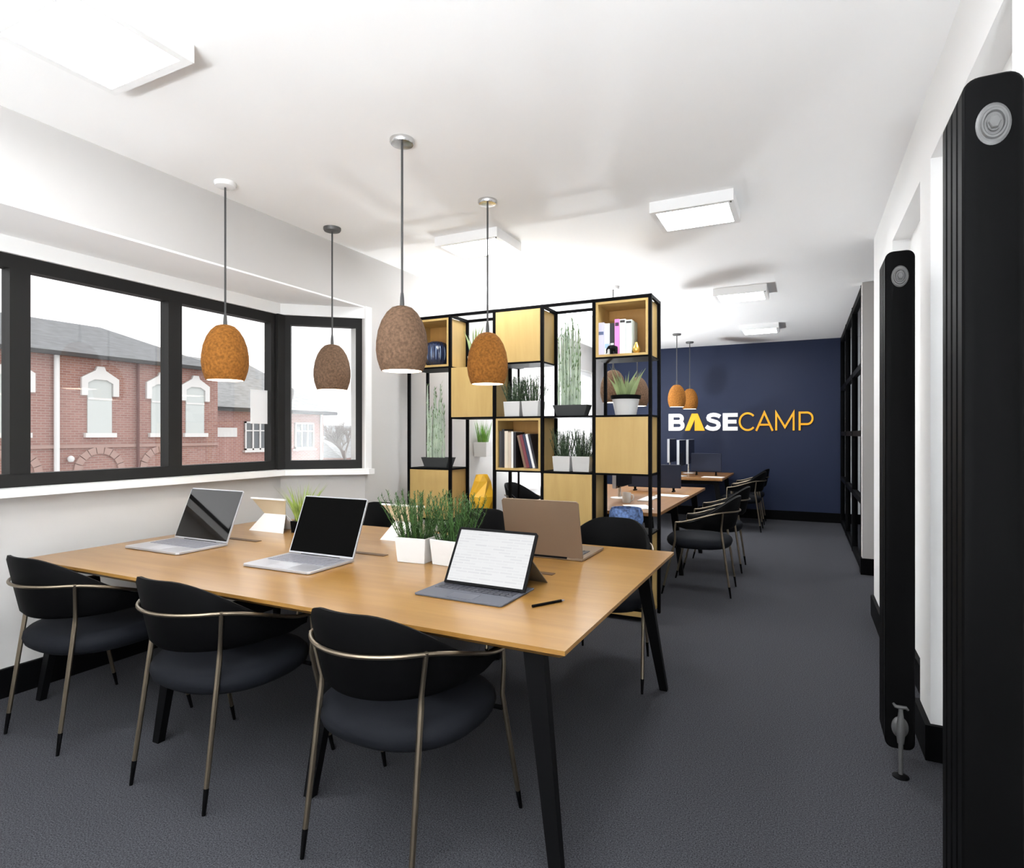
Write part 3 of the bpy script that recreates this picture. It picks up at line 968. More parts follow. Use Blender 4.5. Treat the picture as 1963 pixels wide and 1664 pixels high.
# blue ribbed vase in an open box
bz = SROW[1] + .007 + .018
bv = thing('ribbed_vase', 'round midnight blue ribbed vase in the open top box by the window', 'vase', (-2.925, 4.45, bz))
m = MB()
rows = []
for r_, z in ((.055, 0), (.085, .01), (.108, .05), (.116, .105), (.108, .165), (.08, .205), (.045, .22), (.038, .218), (.03, .17)):
    row = []
    for k in range(72):
        a = 2 * math.pi * k / 72
        q = r_ * (1 + .035 * math.cos(18 * a))
        row.append((q * math.cos(a), q * math.sin(a), z))
    rows.append(row)
m.loop_solid(rows)
obj('body', m, blue_vase, bv, angle=70)
stripe = mat('pale_blue_stripe', (0.16, 0.25, 0.42), 0.4)
for k in range(18):
    a = 2 * math.pi * k / 18
    pts = [(math.cos(a) * q * 1.036, math.sin(a) * q * 1.036, z) for q, z in ((.108, .05), (.1145, .08), (.116, .105), (.1135, .135), (.108, .165))]
    obj('stripe', MB().tube(pts, [.001, .0035, .004, .0035, .001], 5), stripe, bv)

# snake plant on the second column's box
def cyl_pot(r0, r1, h, m, rim=None):
    def f_(t_):
        obj('pot', MB().lathe([(0, 0), (r0, 0), (r1, h), (r1 - .008, h), (r1 - .012, h - .03), (0, h - .03)], 28), m, t_)
        if rim:
            obj('rim', MB().lathe([(r1 - .004, h - .028), (r1 + .004, h - .026), (r1 + .006, h + .002), (r1 - .006, h + .003), (r1 - .012, h - .01), (0, h - .012)], 28), rim, t_)
    return f_
grass_plant('snake_plant', 'green snake plant standing on the pale box in the second column', (-2.565, 4.50, SROW[1] + .0), cyl_pot(.05, .065, .10, ceramic), 18, .035, .36, .034, aloe_m, 9, .07, as_leaves=True, lean=0.3)

# pots with rosemary in the shelving
rosemary('rosemary in a white pot above the open book box, toward the window', (-2.150, 4.45, cz(2)), 0, .075, .125, .225, 54, 11, leaf_d2, 'rosemary pots in the shelving')
rosemary('rosemary in a white pot above the open book box, toward the bamboo trough', (-1.985, 4.45, cz(2)), 0, .075, .125, .225, 54, 12, leaf_d2, 'rosemary pots in the shelving')
rosemary('rosemary in a white pot below the bamboo trough, next to the book box', (-1.715, 4.45, cz(3)), 0, .075, .12, .235, 54, 13, leaf_d2, 'rosemary pots in the shelving')
rosemary('rosemary in a white pot below the bamboo trough, next to the end box', (-1.553, 4.45, cz(3)), 0, .075, .12, .235, 54, 14, leaf_d2, 'rosemary pots in the shelving')

# aloe in a white bowl
grass_plant('potted_aloe', 'pale green aloe in a white bowl with a black rim', (-1.215, 4.45, cz(2)), cyl_pot(.078, .108, .15, ceramic, blk), 20, .05, .265, .040, aloe_m, 21, .125, as_leaves=True, lean=0.62)

# tall reed troughs
def reed_trough(label, x, z, hgt, seed, n):
    random.seed(seed)
    t_ = thing('reed_trough', label, 'planter', (x, 4.47, z), 0, 'dark troughs of tall reeds')
    tr = MB()
    def ring(w, d, zz): return [(-w, -d, zz), (w, -d, zz), (w, d, zz), (-w, d, zz)]
    tr.loop_solid([ring(.115, .05, 0), ring(.145, .062, .088), ring(.137, .054, .088), ring(.133, .05, .07)])
    obj('trough', tr, trough_m, t_, smooth=False, bevel=.002)
    obj('soil', MB().box(-.132, .132, -.049, .049, .055, .072), soil, t_, smooth=False)
    for i in range(n):
        bx = -.10 + .165 * (i + .5) / n + random.uniform(-.006, .006)
        by = random.uniform(-.035, .035)
        h = hgt * random.uniform(.66, 1.0)
        pts = []
        for k in range(6):
            q = k / 5
            pts.append((bx + random.uniform(-.004, .004), by + random.uniform(-.004, .004), .07 + (h - .07) * q))
        s_ = obj('reed', MB().tube(pts, [.010, .010, .0095, .009, .008, .004], 6), reed_m, t_)
        lv = MB()
        for k in range(22):
            q = random.uniform(.08, 1)
            c = Vector((bx, by, .07 + (h - .07) * q))
            a = random.uniform(0, 6.283)
            L = random.uniform(.025, .05)
            d = Vector((math.cos(a) * L * .45, math.sin(a) * L * .45, L))
            s2 = Vector((-math.sin(a), math.cos(a), 0)) * .005
            lv.add([c, c + d * .5 + s2, c + d, c + d * .5 - s2], [(0, 1, 2, 3)])
        lf = obj('leaves', lv, reed_d, s_, smooth=False)
        lf['kind'] = 'stuff'
    return t_
reed_trough('dark trough of tall pale reeds in the fourth column, high in the shelving', -1.655, cz(2), .80, 31, 17)
reed_trough('dark trough of tall pale reeds in the column beside the wall, on the low box', -2.92, cz(3), .74, 32, 16)

# yellow faceted vase
yv = thing('faceted_vase', 'glossy yellow faceted vase standing in the second column', 'vase', (-2.475, 4.47, cz(4)))
rows = []
for i, (r_, z, off) in enumerate(((.075, 0, 0), (.098, .10, .5), (.112, .20, 0), (.075, .33, .5), (.052, .385, 0), (.044, .385, 0), (.04, .34, 0))):
    rows.append([(r_ * math.cos(2 * math.pi * (k + off) / 7), r_ * math.sin(2 * math.pi * (k + off) / 7), z) for k in range(7)])
obj('body', MB().loop_solid(rows), yellow_m, yv, smooth=False)
# denim blue basket on the end box
bk = thing('woven_basket', 'denim blue woven basket in the end column at table height', 'basket', (-1.215, 4.46, cz(4)))
rows = []
for r_, z in ((.09, 0), (.115, .02), (.13, .08), (.125, .14), (.11, .17), (.102, .17), (.115, .12), (.11, .03)):
    rows.append([(r_ * (1 + .02 * math.cos(16 * 2 * math.pi * k / 64)) * math.cos(2 * math.pi * k / 64), r_ * (1 + .02 * math.cos(16 * 2 * math.pi * k / 64)) * .92 * math.sin(2 * math.pi * k / 64), z) for k in range(64)])
obj('weave', MB().loop_solid(rows), blue_weave, bk)

# books
def book(label, col, x, z, th, h, d=.17, tilt=0.0, group=None, y=4.425, band=None):
    t_ = thing('book', label, 'book', (x, y, z), 0, group)
    t_.rotation_euler = (0, R(tilt), 0)
    cm = mat('cover_' + '_'.join('%02d' % int(c * 99) for c in col), col, 0.5)
    obj('cover', MB().box(0, .0025, -d / 2, d / 2, 0, h).box(th - .0025, th, -d / 2, d / 2, 0, h).box(.0025, th - .0025, -d / 2, -d / 2 + .003, 0, h), cm, t_, smooth=False)
    obj('pages', MB().box(.0025, th - .0025, -d / 2 + .003, d / 2 - .004, .003, h - .003), paper, t_, smooth=False)
    if band:
        obj('spine_band', MB().box(.004, th - .004, -d / 2 - .0006, -d / 2, h * band[1], h * band[2]), mat('band_' + '_'.join('%02d' % int(c * 99) for c in band[0]), band[0], 0.5), t_, smooth=False)
bz1 = SROW[1] + .025
GB1 = 'books in the top box of the end column'
x = -1.398
for lab, col, th, h, band in (
    ('pale lilac hardback book standing first in the top end box', (.62, .62, .80), .046, .245, ((.12, .16, .3), .62, .72)),
    ('white book with a pale blue spine band in the top end box', (.84, .85, .86), .042, .235, ((.35, .5, .7), .2, .35)),
    ('thin black book between the white and pink books', (.015, .015, .02), .034, .235, ((.7, .7, .7), .3, .36)),
    ('bright pink book in the top end box', (.80, .25, .62), .036, .262, ((.05, .02, .05), .8, .9)),
    ('white book with a black spine top beside the pink book', (.82, .82, .82), .044, .258, ((.02, .02, .02), .9, .97)),
    ('pale green-grey book standing last in the top end box', (.66, .74, .70), .046, .25, ((.03, .03, .03), .9, .96))):
    book(lab, col, x, bz1, th, h, group=GB1, band=band)
    x += th + .002
pr = thing('gold_pear', 'small gold pear ornament in front of the top end books', 'ornament', (-1.108, 4.355, bz1))
obj('body', MB().lathe([(0, 0), (.018, .001), (.028, .014), (.030, .03), (.024, .048), (.014, .066), (.010, .08), (0, .086)], 20), gold_m, pr)
obj('stem', MB().tube([(0, 0, .084), (.004, 0, .1)], .0018, 6), blk, pr)
eo = thing('black_elephant', 'tiny black elephant figurine before the black book', 'ornament', (-1.272, 4.325, bz1))
m = MB()
m.lathe([(0, -.03), (.014, -.026), (.021, -.008), (.021, .01), (.013, .026), (0, .03)], 14, (0, 0, .042), 'x')
m.lathe([(0, -.014), (.010, -.010), (.014, 0), (.010, .010), (0, .014)], 12, (-.034, 0, .052), 'x')
m.tube([(-.044, 0, .05), (-.055, 0, .035), (-.055, 0, .012), (-.060, 0, .006)], [.008, .006, .0045, .003], 8)
for a_, b_ in ((-.018, -.011), (-.018, .011), (.018, -.011), (.018, .011)):
    m.tube([(a_, b_, .035), (a_, b_, 0)], [.009, .008], 8)
obj('body', m, blk_satin, eo)
bz3 = SROW[3] + .025
GB3 = 'books in the lower open box'
x = -2.243
lean_x = None
for lab, col, th, h, tl_ in (
    ('dark grey book standing first in the lower open box', (.05, .05, .055), .022, .30, 0),
    ('black book second in the lower open box', (.012, .012, .012), .022, .315, 0),
    ('cream hardback book in the lower open box', (.70, .62, .50), .030, .30, 0),
    ('beige book beside the cream hardback', (.58, .48, .38), .026, .29, 0),
    ('white slim book in the lower open box', (.80, .79, .77), .018, .295, 0),
    ('black slim book behind the leaning books', (.015, .015, .018), .020, .29, 0),
    ('brown book in the lower open box', (.20, .12, .08), .020, .27, 3),
    ('dark red book leaning in the lower open box', (.17, .03, .04), .026, .275, 8),
    ('navy book leaning beside the dark red book', (.02, .03, .07), .022, .28, -14),
    ('tall white book leaning hard in the lower open box', (.84, .84, .83), .020, .30, -17),
    ('black book leaning last against the box side', (.012, .012, .014), .018, .29, -18)):
    if tl_ == 0:
        book(lab, col, x, bz3, th, h, group=GB3)
        x += th + .0025
    else:
        if lean_x is None:
            lean_x = x + .285 * math.sin(R(14)) + .004
        book(lab, col, lean_x, bz3 + .0005, th, min(h, .28), tilt=-14, group=GB3)
        lean_x += th / math.cos(R(14)) + .002

# wall planter with grass beyond the shelving
wp = grass_plant('wall_planter', 'white wall planter of bright grass, seen behind the shelving', (XL + .085, 5.78, 1.13), lambda t_: square_pot(t_, .075, .083, .16), 60, .06, .30, .010, leaf_b, 41, .145, lean=0.25)
obj('wall_bracket', MB().box(-.085, -.06, -.04, .04, .02, .12), blk, wp, smooth=False)

# ------------------------------------------------------------------ desks behind the shelving
def desk(label, x0, x1, y0, y1, legs_y):
    t_ = thing('office_desk', label, 'desk', ((x0 + x1) / 2, (y0 + y1) / 2, 0), 0)
    a, b = (x1 - x0) / 2, (y1 - y0) / 2
    cy = (y0 + y1) / 2
    obj('desktop', MB().box(-a, a, -b, b, .712, .74), oak2, t_, bevel=.002, smooth=False)
    for ly in legs_y:
        for sg in (-1, 1):
            fx, tx = sg * (a - .02), sg * (a - .10)
            q = ly - cy
            P = [(fx - .02, q - .016, 0), (fx + .02, q - .016, 0), (fx + .02, q + .016, 0), (fx - .02, q + .016, 0),
                 (tx - .035, q - .02, .712), (tx + .035, q - .02, .712), (tx + .035, q + .02, .712), (tx - .035, q + .02, .712)]
            obj('leg', MB().hexa(P), blk_satin, t_, smooth=False)
        obj('cross_beam', MB().box(-a + .1, a - .1, ly - cy - .02, ly - cy + .02, .65, .712), blk_satin, t_, smooth=False)
    return t_
desk('oak bench desk standing right behind the shelving', -2.33, -1.05, 4.82, 7.38, (4.9, 5.95, 7.15))
desk('oak bench desk standing against the navy wall', -2.33, -1.03, 8.86, 10.42, (9.0, 10.2))
scr_navy = mat('navy_screen_fabric', (0.010, 0.015, 0.035), 0.8)
def desk_screen(label, x0, x1, y, z0, z1):
    t_ = thing('desk_divider', label, 'desk divider', ((x0 + x1) / 2, y, .74), 0, 'navy desk dividers')
    a = (x1 - x0) / 2
    obj('fabric_panel', MB().box(-a, a, -.015, .015, z0 - .74, z1 - .74), scr_navy, t_, bevel=.006, smooth=False)
    for q in (-a + .08, a - .08):
        obj('foot', MB().box(q - .012, q + .012, -.05, .05, 0, .012).box(q - .012, q + .012, -.008, .008, .012, z0 - .74), blk, t_, smooth=False)
desk_screen('navy fabric divider across the desk behind the shelving', -1.80, -1.21, 6.70, .78, 1.04)
desk_screen('navy fabric divider across the desk by the navy wall', -1.58, -1.13, 9.62, .80, 1.08)
def monitor(label, x, y0, y1, z0, z1, rz=0):
    t_ = thing('monitor', label, 'monitor', (x, (y0 + y1) / 2, .74), 0, 'white cased desk monitors')
    b = (y1 - y0) / 2
    case = obj('casing', MB().box(-.018, .018, -b, b, z0 - .74, z1 - .74), mat('monitor_case', (0.34, 0.35, 0.37), 0.5), t_, bevel=.001, smooth=False)
    obj('screen', MB().box(.018, .0195, -b + .003, b - .001, z0 - .739, z1 - .741), screen_m, case, smooth=False)
    obj('stand', MB().tube([(-.03, 0, .008), (-.03, 0, z0 - .74 + .12)], .016, 10).box(-.035, -.01, -.02, .02, z0 - .66, z0 - .60), chrome, t_)
    obj('foot', MB().lathe([(0, 0), (.10, 0), (.10, .006), (.02, .012), (0, .012)], 24, (-.02, 0, 0)), ceramic, t_)
monitor('white cased monitor on the desk right behind the shelving', -1.62, 5.52, 6.10, .86, 1.24)
monitor('white cased monitor on the far desk, farther from the navy wall', -1.66, 8.96, 9.52, .90, 1.29)
monitor('white cased monitor on the far desk, closer to the navy wall', -1.66, 9.74, 10.30, .90, 1.29)
monitor('white cased monitor on the window side of the far desk', -1.95, 9.70, 10.25, .92, 1.30)
def sheets(label, x, y, rz, w=.21, d=.297, n=4):
    random.seed(int(x * 100))
    t_ = thing('paper_stack', label, 'paper', (x, y, .7405), R(rz))
    for i in range(n):
        a = R(random.uniform(-3, 3))
        o = obj('sheet', MB().box(-w / 2, w / 2, -d / 2, d / 2, i * .0012, i * .0012 + .0008), paper, t_, smooth=False)
        o.rotation_euler = (0, 0, a)
sheets('white papers on the near end of the desk behind the shelving', -1.30, 5.15, 25)
sheets('white papers on the desk in front of the navy divider', -1.22, 6.25, 80)
sheets('white papers on the desk at the navy wall', -1.20, 9.20, 85)
def mug(label, x, y):
    t_ = thing('mug', label, 'mug', (x, y, .74))
    obj('cup', MB().lathe([(0, 0), (.034, 0), (.038, .01), (.040, .095), (.036, .095), (.034, .012), (0, .01)], 24), ceramic, t_)
    obj('handle', MB().tube([(.038, 0, .08), (.062, 0, .075), (.066, 0, .05), (.058, 0, .025), (.037, 0, .02)], .005, 8), ceramic, t_)
mug('white mug on the desk behind the shelving, beside the monitor foot', -1.48, 5.45)
kb_ = thing('white_keyboard', 'white keyboard in front of the monitor on the near desk', 'keyboard', (-1.36, 5.80, .74))
obj('case', MB().box(-.06, .06, -.20, .20, 0, .012), ceramic, kb_, smooth=False, bevel=.003)
kq = MB()
for i in range(14):
    for j in range(4):
        kq.box(-.05 + j * .026, -.028 + j * .026, -.19 + i * .027, -.167 + i * .027, .012, .015)
ko = obj('keys', kq, paper, kb_, smooth=False); ko['kind'] = 'stuff'

# ------------------------------------------------------------------ wall sign
s26, c26 = math.sin(R(YAW)), math.cos(R(YAW))
def sign_x(zx):
    u = 1260 + zx / 6.134
    a = (u - 981.5) / F_PX
    return 10.48 * (-s26 + c26 * a) / (c26 + s26 * a)
def sign_z(zy):
    return 1.437 + (342 - zy) / 207.0 * 0.291
sg = thing('wall_sign', 'raised white and orange BASECAMP lettering on the navy wall', 'sign', (-0.98, YF, 1.437))
def letter(polys, m):
    mb = MB()
    for poly in polys:
        pts = [(sign_x(x) + 0.98, sign_z(y) - 1.437) for x, y in poly]
        n = len(pts)
        vs = [(x, -.022, z) for x, z in pts] + [(x, 0, z) for x, z in pts]
        fs = [tuple(range(n)), tuple(range(n, 2 * n))[::-1]] + [(i, (i + 1) % n, n + (i + 1) % n, n + i) for i in range(n)]
        mb.add(vs, fs)
    obj('letter', mb, m, sg, smooth=False)
def ribbon(pts, w, closed=False):
    P = [Vector(p) for p in pts]
    L, Rr = [], []
    for i, p in enumerate(P):
        d0 = (P[i] - P[i - 1]).normalized() if i > 0 else None
        d1 = (P[i + 1] - P[i]).normalized() if i < len(P) - 1 else None
        d0 = d0 or d1; d1 = d1 or d0
        n0 = Vector((-d0.y, d0.x)); n1 = Vector((-d1.y, d1.x))
        mn = (n0 + n1).normalized()
        k = w / 2 / max(.3, mn.dot(n0))
        L.append(p + mn * k); Rr.append(p - mn * k)
    return [[tuple(L[i]), tuple(L[i + 1]), tuple(Rr[i + 1]), tuple(Rr[i])] for i in range(len(P) - 1)]
def arc(cx, cy, rx, ry, a0, a1, n=18):
    return [(cx + rx * math.cos(R(a0 + (a1 - a0) * i / n)), cy + ry * math.sin(R(a0 + (a1 - a0) * i / n))) for i in range(n + 1)]
def rect(x0, x1, y0, y1):
    return [(x0, y0), (x1, y0), (x1, y1), (x0, y1)]
letter([rect(133, 190, 135, 342)] + ribbon([(180, 156)] + arc(252, 194, 37, 37.5, -90, 90) + [(180, 231)], 43) + ribbon([(180, 235)] + arc(255, 277.5, 42, 42, -90, 90) + [(180, 320)], 44), letter_w)
letter([[(325, 342), (405, 135), (440, 135), (440, 205), (382, 342)], [(440, 135), (475, 135), (558, 342), (440, 342)]], letter_o)
letter(ribbon([(738, 176), (715, 163), (688, 155), (660, 152), (630, 156), (608, 168), (600, 188), (606, 206), (628, 220), (660, 229), (695, 240), (716, 256), (722, 280), (712, 303), (690, 317), (655, 322), (622, 318), (596, 307), (573, 290)], 47), letter_w)
letter([rect(770, 828, 135, 342), rect(828, 945, 135, 180), rect(828, 930, 214, 259), rect(828, 945, 297, 342)], letter_w)
letter(ribbon(arc(1062, 238, 94, 98, -42, -318, 30), 22), letter_o)
letter(ribbon([(1163, 346), (1259, 134), (1356, 346)], 23) + [rect(1196, 1324, 264, 286)], letter_o)
letter(ribbon([(1398, 342), (1398, 140), (1501, 305), (1603, 140), (1603, 342)], 23), letter_o)
letter([rect(1662, 1686, 130, 342)] + ribbon([(1680, 141)] + arc(1762, 206, 64, 65, -90, 90) + [(1680, 271)], 22), letter_o)

# ------------------------------------------------------------------ black radiators
def radiator(label, y, valve):
    t_ = thing('vertical_radiator', label, 'radiator', (0.352, y, 0), 0, 'tall black radiators on the wall piers')
    hw, z0, z1, rr = .052, .10, 2.125, .030
    def outline(inset=0.0):
        w = hw - inset
        r_ = rr - inset * .5
        pts = []
        for cx, czz, a0 in ((w - r_, z0 + inset + r_, -90), (w - r_, z1 - inset - r_, 0), (-w + r_, z1 - inset - r_, 90), (-w + r_, z0 + inset + r_, 180)):
            for k in range(7):
                a = R(a0 + 90 * k / 6)
                pts.append((cx + r_ * math.cos(a), czz + r_ * math.sin(a)))
        return pts
    for i in range(4):
        ya = i * .052
        rings = [[(px, ya + q, pz) for px, pz in outline(ins)] for q, ins in ((0, .004), (.004, 0), (.038, 0), (.042, .004))]
        obj('section', MB().loop_solid(rings), radm, t_, angle=40)
    obj('manifold', MB().box(-.03, .03, .01, .19, .17, .22).box(-.03, .03, .01, .19, 1.98, 2.03), radm, t_, smooth=False)
    pl = obj('end_plug', MB().lathe([(0, -.010), (.012, -.010), (.012, -.005), (.016, -.005), (.018, -.009), (.021, -.009), (.023, -.005), (.026, -.005), (.030, -.002), (.030, 0)], 32, (0, 0, 2.02), 'y', 1.0, 1.45), steel, t_, angle=25)
    obj('hex_nut', MB().lathe([(0, -.016), (.009, -.016), (.0105, -.014), (.0105, -.009)], 6, (0, 0, 2.02), 'y', 1, 1.4), steel, pl, smooth=False)
    if valve:
        v = obj('valve_rose', MB().lathe([(0, -.012), (.014, -.012), (.020, -.008), (.028, -.004), (.030, 0)], 30, (0, 0, .19), 'y', 1.0, 1.45), steel, t_)
        obj('valve_body', MB().tube([(0, -.022, .135), (0, -.022, .165), (0, -.022, .19), (0, -.022, .235), (0, -.022, .262), (0, -.022, .275)], [.012, .015, .017, .011, .008, .008], 14).tube([(0, -.022, .19), (0, -.002, .19)], .012, 12), steel, v)
        obj('tee_handle', MB().tube([(-.026, -.022, .292), (-.018, -.022, .281), (0, -.022, .279), (.018, -.022, .281), (.026, -.022, .272)], [.004, .007, .008, .007, .004], 10), steel, v)
        obj('supply_pipe', MB().tube([(0, -.022, .135), (0, -.022, 0)], .0085, 12), steel, t_)
        obj('floor_collar', MB().lathe([(0, .012), (.012, .012), (.030, .004), (.030, 0)], 24, (0, -.022, 0)), blk, t_)
    else:
        obj('supply_pipe', MB().tube([(0, .10, .105), (0, .10, 0)], .0085, 12), steel, t_)
radiator('tall black vertical radiator on the nearer wall pier, without a visible valve', 1.54, False)
radiator('tall black vertical radiator with a chrome valve near the floor', 2.86, True)

# ------------------------------------------------------------------ translucent white rectangle on the bay glass
tag(obj('white_rectangle', MB().box(XB - .052, XB - .050, 3.225, 3.385, 1.46, 1.725), white_rect_m, smooth=False), 'blank white rectangle on the bay window', 'notice')

# ------------------------------------------------------------------ street outside
K = 1.54
def e(x, y, z):
    return (x * K, y * K, CAM_H + (z - CAM_H) * K)
def eb(mb, x0, x1, y0, y1, z0, z1):
    a, b = e(x0, y0, z0), e(x1, y1, z1)
    return mb.box(a[0], b[0], a[1], b[1], a[2], b[2])
GZ = -3.3
struct('ground', MB().box(-140, 60, -90, 120, GZ - .3, GZ), street_m)

hA = thing('brick_terrace', 'long red brick terrace with white window surrounds and slate roof', 'house', (0, 0, 0))
zA = e(0, 0, 3.0)[2]
obj('wall', MB().box(-16.2 * K * 1.15, -13 * K, -2, 10 * K, GZ, zA), brick_a, hA, smooth=False)
x0, x1 = -13 * K + .35, -19 * K
zr = e(0, 0, 4.08)[2]
obj('roof', MB().add([(x0, -3, zA - .05), (x0, 10 * K + .2, zA - .05), (x1, 10 * K + .2, zA - .05), (x1, -3, zA - .05), (-16 * K, -3, zr), (-16 * K, 8.94 * K, zr)],
                     [(0, 1, 5, 4), (1, 2, 5), (2, 3, 4, 5), (3, 0, 4), (0, 3, 2, 1)]), slate, hA, smooth=False)
obj('gutter', MB().box(x0 - .12, x0 + .02, -2, 10 * K + .2, zA - .16, zA - .04), gutter_m, hA, smooth=False)
for yc in (1.55, 3.0, 4.35, 5.73, 7.25, 8.56, 9.38):
    w, z0, z1 = .235, 1.40, 2.52
    X = -13
    def eq(x, y, z):
        return (X * K + x, yc * K + (y) * K, CAM_H + (z - CAM_H) * K)
    wn = MB()
    a, b = eq(0, -w, z0), eq(.03, w, z1)
    win = obj('window', MB().box(a[0], b[0], a[1], b[1], a[2], b[2]), blind, hA, smooth=False)
    sr = MB()
    # stepped stone head
    pts = [(-.36, 2.16), (-.245, 2.16), (-.245, 2.42), (-.12, 2.49), (.12, 2.49), (.245, 2.42), (.245, 2.16), (.36, 2.16), (.36, 2.52), (.10, 2.68), (.07, 2.76), (-.07, 2.76), (-.10, 2.68), (-.36, 2.52)]
    for poly in ([pts[0], pts[1], pts[2], pts[13]], [pts[2], pts[3], pts[12], pts[13]], [pts[3], pts[4], pts[9], pts[12]], [pts[9], pts[10], pts[11], pts[12]], [pts[4], pts[5], pts[8], pts[9]], [pts[5], pts[6], pts[7], pts[8]]):
        q = [eq(0, y, z) for y, z in poly]
        n = len(q)
        sr.add([(p[0], p[1], p[2]) for p in q] + [(p[0] + .09, p[1], p[2]) for p in q], [tuple(range(n)), tuple(range(n, 2 * n))] + [(i, (i + 1) % n, n + (i + 1) % n, n + i) for i in range(n)])
    obj('window_head', sr, stone, win, smooth=False)
    a, b = eq(0, -.30, 1.31), eq(.13, .30, 1.40)
    obj('window_sill', MB().box(a[0], b[0], a[1], b[1], a[2], b[2]), stone, win, smooth=False)
    a, b = eq(.03, -w, 2.08), eq(.05, w, 2.12)
    obj('glazing_bar', MB().box(a[0], b[0], a[1], b[1], a[2], b[2]), stone, win, smooth=False)
# ground floor arches below the windows
for yc in (5.73, 7.25, 8.56):
    m = MB()
    for i in range(9):
        a0, a1 = R(20 * i + 1), R(20 * i + 19)
        q = []
        for rr_, aa in ((.36, a0), (.50, a0), (.50, a1), (.36, a1)):
            p = e(-13, yc + rr_ * math.cos(aa), .62 + rr_ * math.sin(aa))
            q.append(p)
        m.add(q + [(p[0] + .06, p[1], p[2]) for p in q], [(0, 1, 2, 3), (4, 5, 6, 7)] + [(i_, (i_ + 1) % 4, 4 + (i_ + 1) % 4, 4 + i_) for i_ in range(4)])
    ar = obj('arch', m, mat('arch_brick', (0.36, 0.24, 0.21), 0.9), hA, smooth=False)
    a, b = e(-13, yc - .36, -1.2), e(-13, yc + .36, .62)
    obj('door_opening', MB().box(a[0], a[0] + .03, a[1], b[1], a[2], b[2]), win_dark, ar, smooth=False)
for yc in (6.44, 8.0):
    p = e(-13, yc, 0)
    obj('drainpipe', MB().tube([(p[0] + .1, p[1], GZ), (p[0] + .1, p[1], zA - .1)], .075 if yc < 7 else .045, 10), pipe_w if yc < 7 else mat('red_pipe', (0.12, 0.05, 0.045), 0.6), hA)
p = e(-13, 6.68, .89)
lm = obj('wall_lamp', MB().lathe([(0, -.10), (.06, -.085), (.09, -.03), (.09, .03), (.05, .085), (0, .1)], 16, (p[0] + .12, p[1], p[2])), pipe_w, hA)
obj('band_course', eb(MB(), -13, -12.96, -1, 10, 1.10, 1.16), mat('arch_brick', (0.36, 0.24, 0.21), 0.9), hA, smooth=False)
for yy in (4.2, 7.9):
    cz0 = zr - .25
    ch = obj('chimney', MB().box(-16.35 * K, -15.75 * K, yy * K - .5, yy * K + .5, cz0, zr + .35), brick_a, hA, smooth=False) if yy < 5 else None

hB = thing('brick_cottage', 'low pink brick cottage with hipped grey slate roof', 'house', (0, 0, 0))
zB = e(0, 0, 2.1)[2]
xf = -14 * K
obj('wall', MB().box(-19 * K, xf, 10.6 * K, 14.65 * K, GZ, zB), brick_b, hB, smooth=False)
zr = e(0, 0, 3.77)[2]
X0, X1, Y0, Y1 = xf + .4, -20 * K, 10.2 * K, 15.0 * K
obj('roof', MB().add([(X0, Y0, zB), (X0, Y1, zB), (X1, Y1, zB), (X1, Y0, zB), (-17 * K, Y0, zr), (-17 * K, 14.2 * K, zr)],
                     [(0, 1, 5, 4), (1, 2, 5), (2, 3, 4, 5), (3, 0, 4), (0, 3, 2, 1)]), slate2, hB, smooth=False)
obj('gutter', MB().box(X0 - .14, X0 + .03, Y0, Y1, zB - .16, zB - .01).box(X1, X0, Y1 - .14, Y1 + .03, zB - .16, zB - .01), gutter_m, hB, smooth=False)
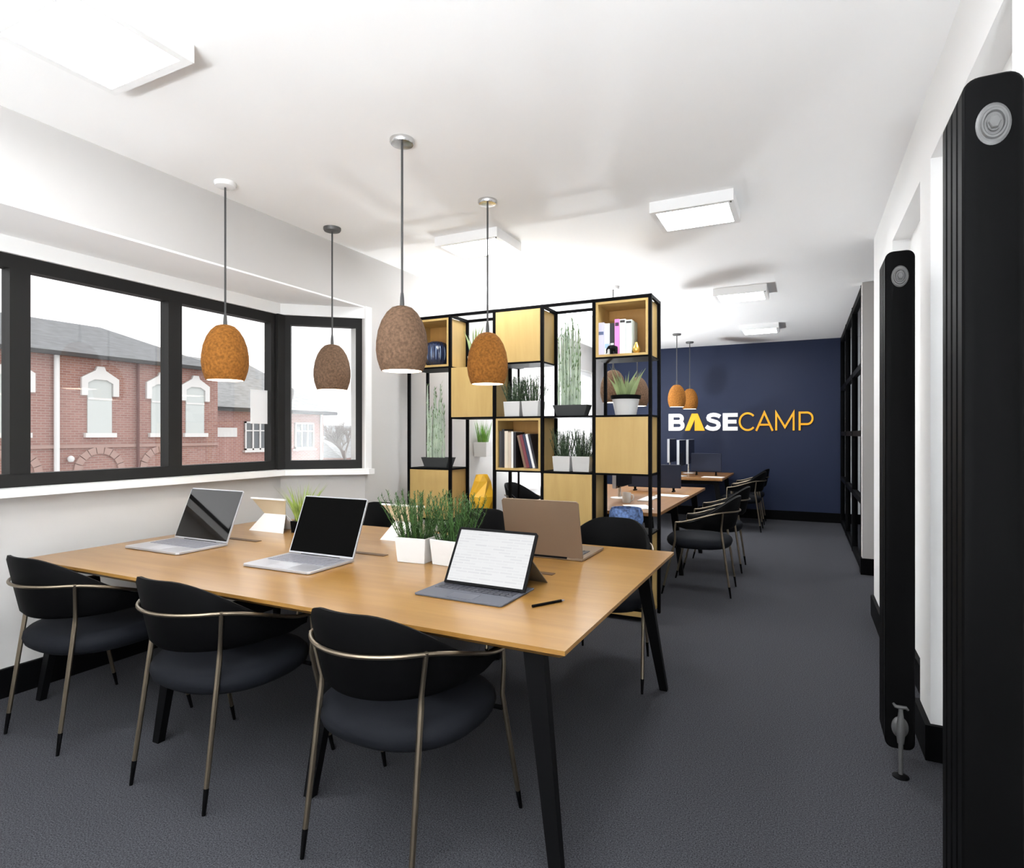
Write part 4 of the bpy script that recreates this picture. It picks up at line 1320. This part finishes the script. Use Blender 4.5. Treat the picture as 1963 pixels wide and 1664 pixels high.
for y0, y1 in ((11.60, 12.38), (13.42, 14.2)):
    a, b = e(-14, y0, .93), e(-14, y1, 1.73)
    w = obj('window', MB().box(a[0], a[0] + .03, a[1], b[1], a[2], b[2]), win_dark, hB, smooth=False)
    fr = MB()
    t2 = .07
    fr.box(a[0] + .03, a[0] + .08, a[1], b[1], a[2], a[2] + t2).box(a[0] + .03, a[0] + .08, a[1], b[1], b[2] - t2, b[2])
    for k in range(4):
        yk = a[1] + (b[1] - a[1] - t2) * k / 3
        fr.box(a[0] + .03, a[0] + .08, yk, yk + t2, a[2], b[2])
    fr.box(a[0] + .03, a[0] + .07, a[1], b[1], a[2] + (b[2] - a[2]) * .66, a[2] + (b[2] - a[2]) * .66 + .05)
    obj('window_frame', fr, stone, w, smooth=False)
    obj('window_sill', MB().box(a[0], a[0] + .16, a[1] - .08, b[1] + .08, a[2] - .1, a[2]), stone, w, smooth=False)
p = e(-14, 14.5, 0)
obj('drainpipe', MB().tube([(p[0] + .08, p[1], GZ), (p[0] + .08, p[1], zB)], .06, 10), pipe_w, hB)
a, b = e(-14, 10.7, 1.3), e(-14, 11.35, 1.55)
obj('name_board', MB().box(a[0], a[0] + .05, a[1], b[1], a[2], b[2]), stone, hB, smooth=False)

# bare tree and far roof
random.seed(77)
tr = thing('bare_tree', 'leafless bushy tree standing beyond the pink cottage', 'tree', (-15.0 * K, 16.75 * K, GZ))
tm = MB()
def branch(p, d, L, r, depth):
    q = p + d * L
    tm.tube([p, p + d * L * .5 + Vector((random.uniform(-.05, .05), random.uniform(-.05, .05), 0)) * L, q], [r, r * .85, r * .65], 5)
    if depth == 0:
        return
    for i in range(5):
        a = random.uniform(0, 6.283)
        nd = (d + Vector((math.cos(a), math.sin(a), random.uniform(-.1, .5))) * random.uniform(.45, .85)).normalized()
        branch(q - d * L * random.uniform(0, .45), nd, L * random.uniform(.6, .78), r * .6, depth - 1)
obj('trunk', MB().tube([(0, 0, 0), (.03, 0, 1.2), (0, .02, 2.6)], [.2, .16, .13], 8), bark, tr)
branch(Vector((0, .02, 2.5)), Vector((0, 0, 1)), 1.25, .11, 4)
bo = obj('branches', tm, bark, tr)
bo['kind'] = 'stuff'
hC = thing('grey_roofed_house', 'small grey roofed house far off beyond the leafless tree', 'house', (0, 0, 0))
obj('wall', MB().box(-44, -36, 40, 52, GZ, -0.6), brick_b, hC, smooth=False)
obj('roof', MB().add([(-35.6, 39.5, -.7), (-35.6, 52.5, -.7), (-44.4, 52.5, -.7), (-44.4, 39.5, -.7), (-40, 39.5, 2.2), (-40, 52.5, 2.2)], [(0, 1, 5, 4), (1, 2, 5), (2, 3, 4, 5), (3, 0, 4), (0, 3, 2, 1)]), slate2, hC, smooth=False)
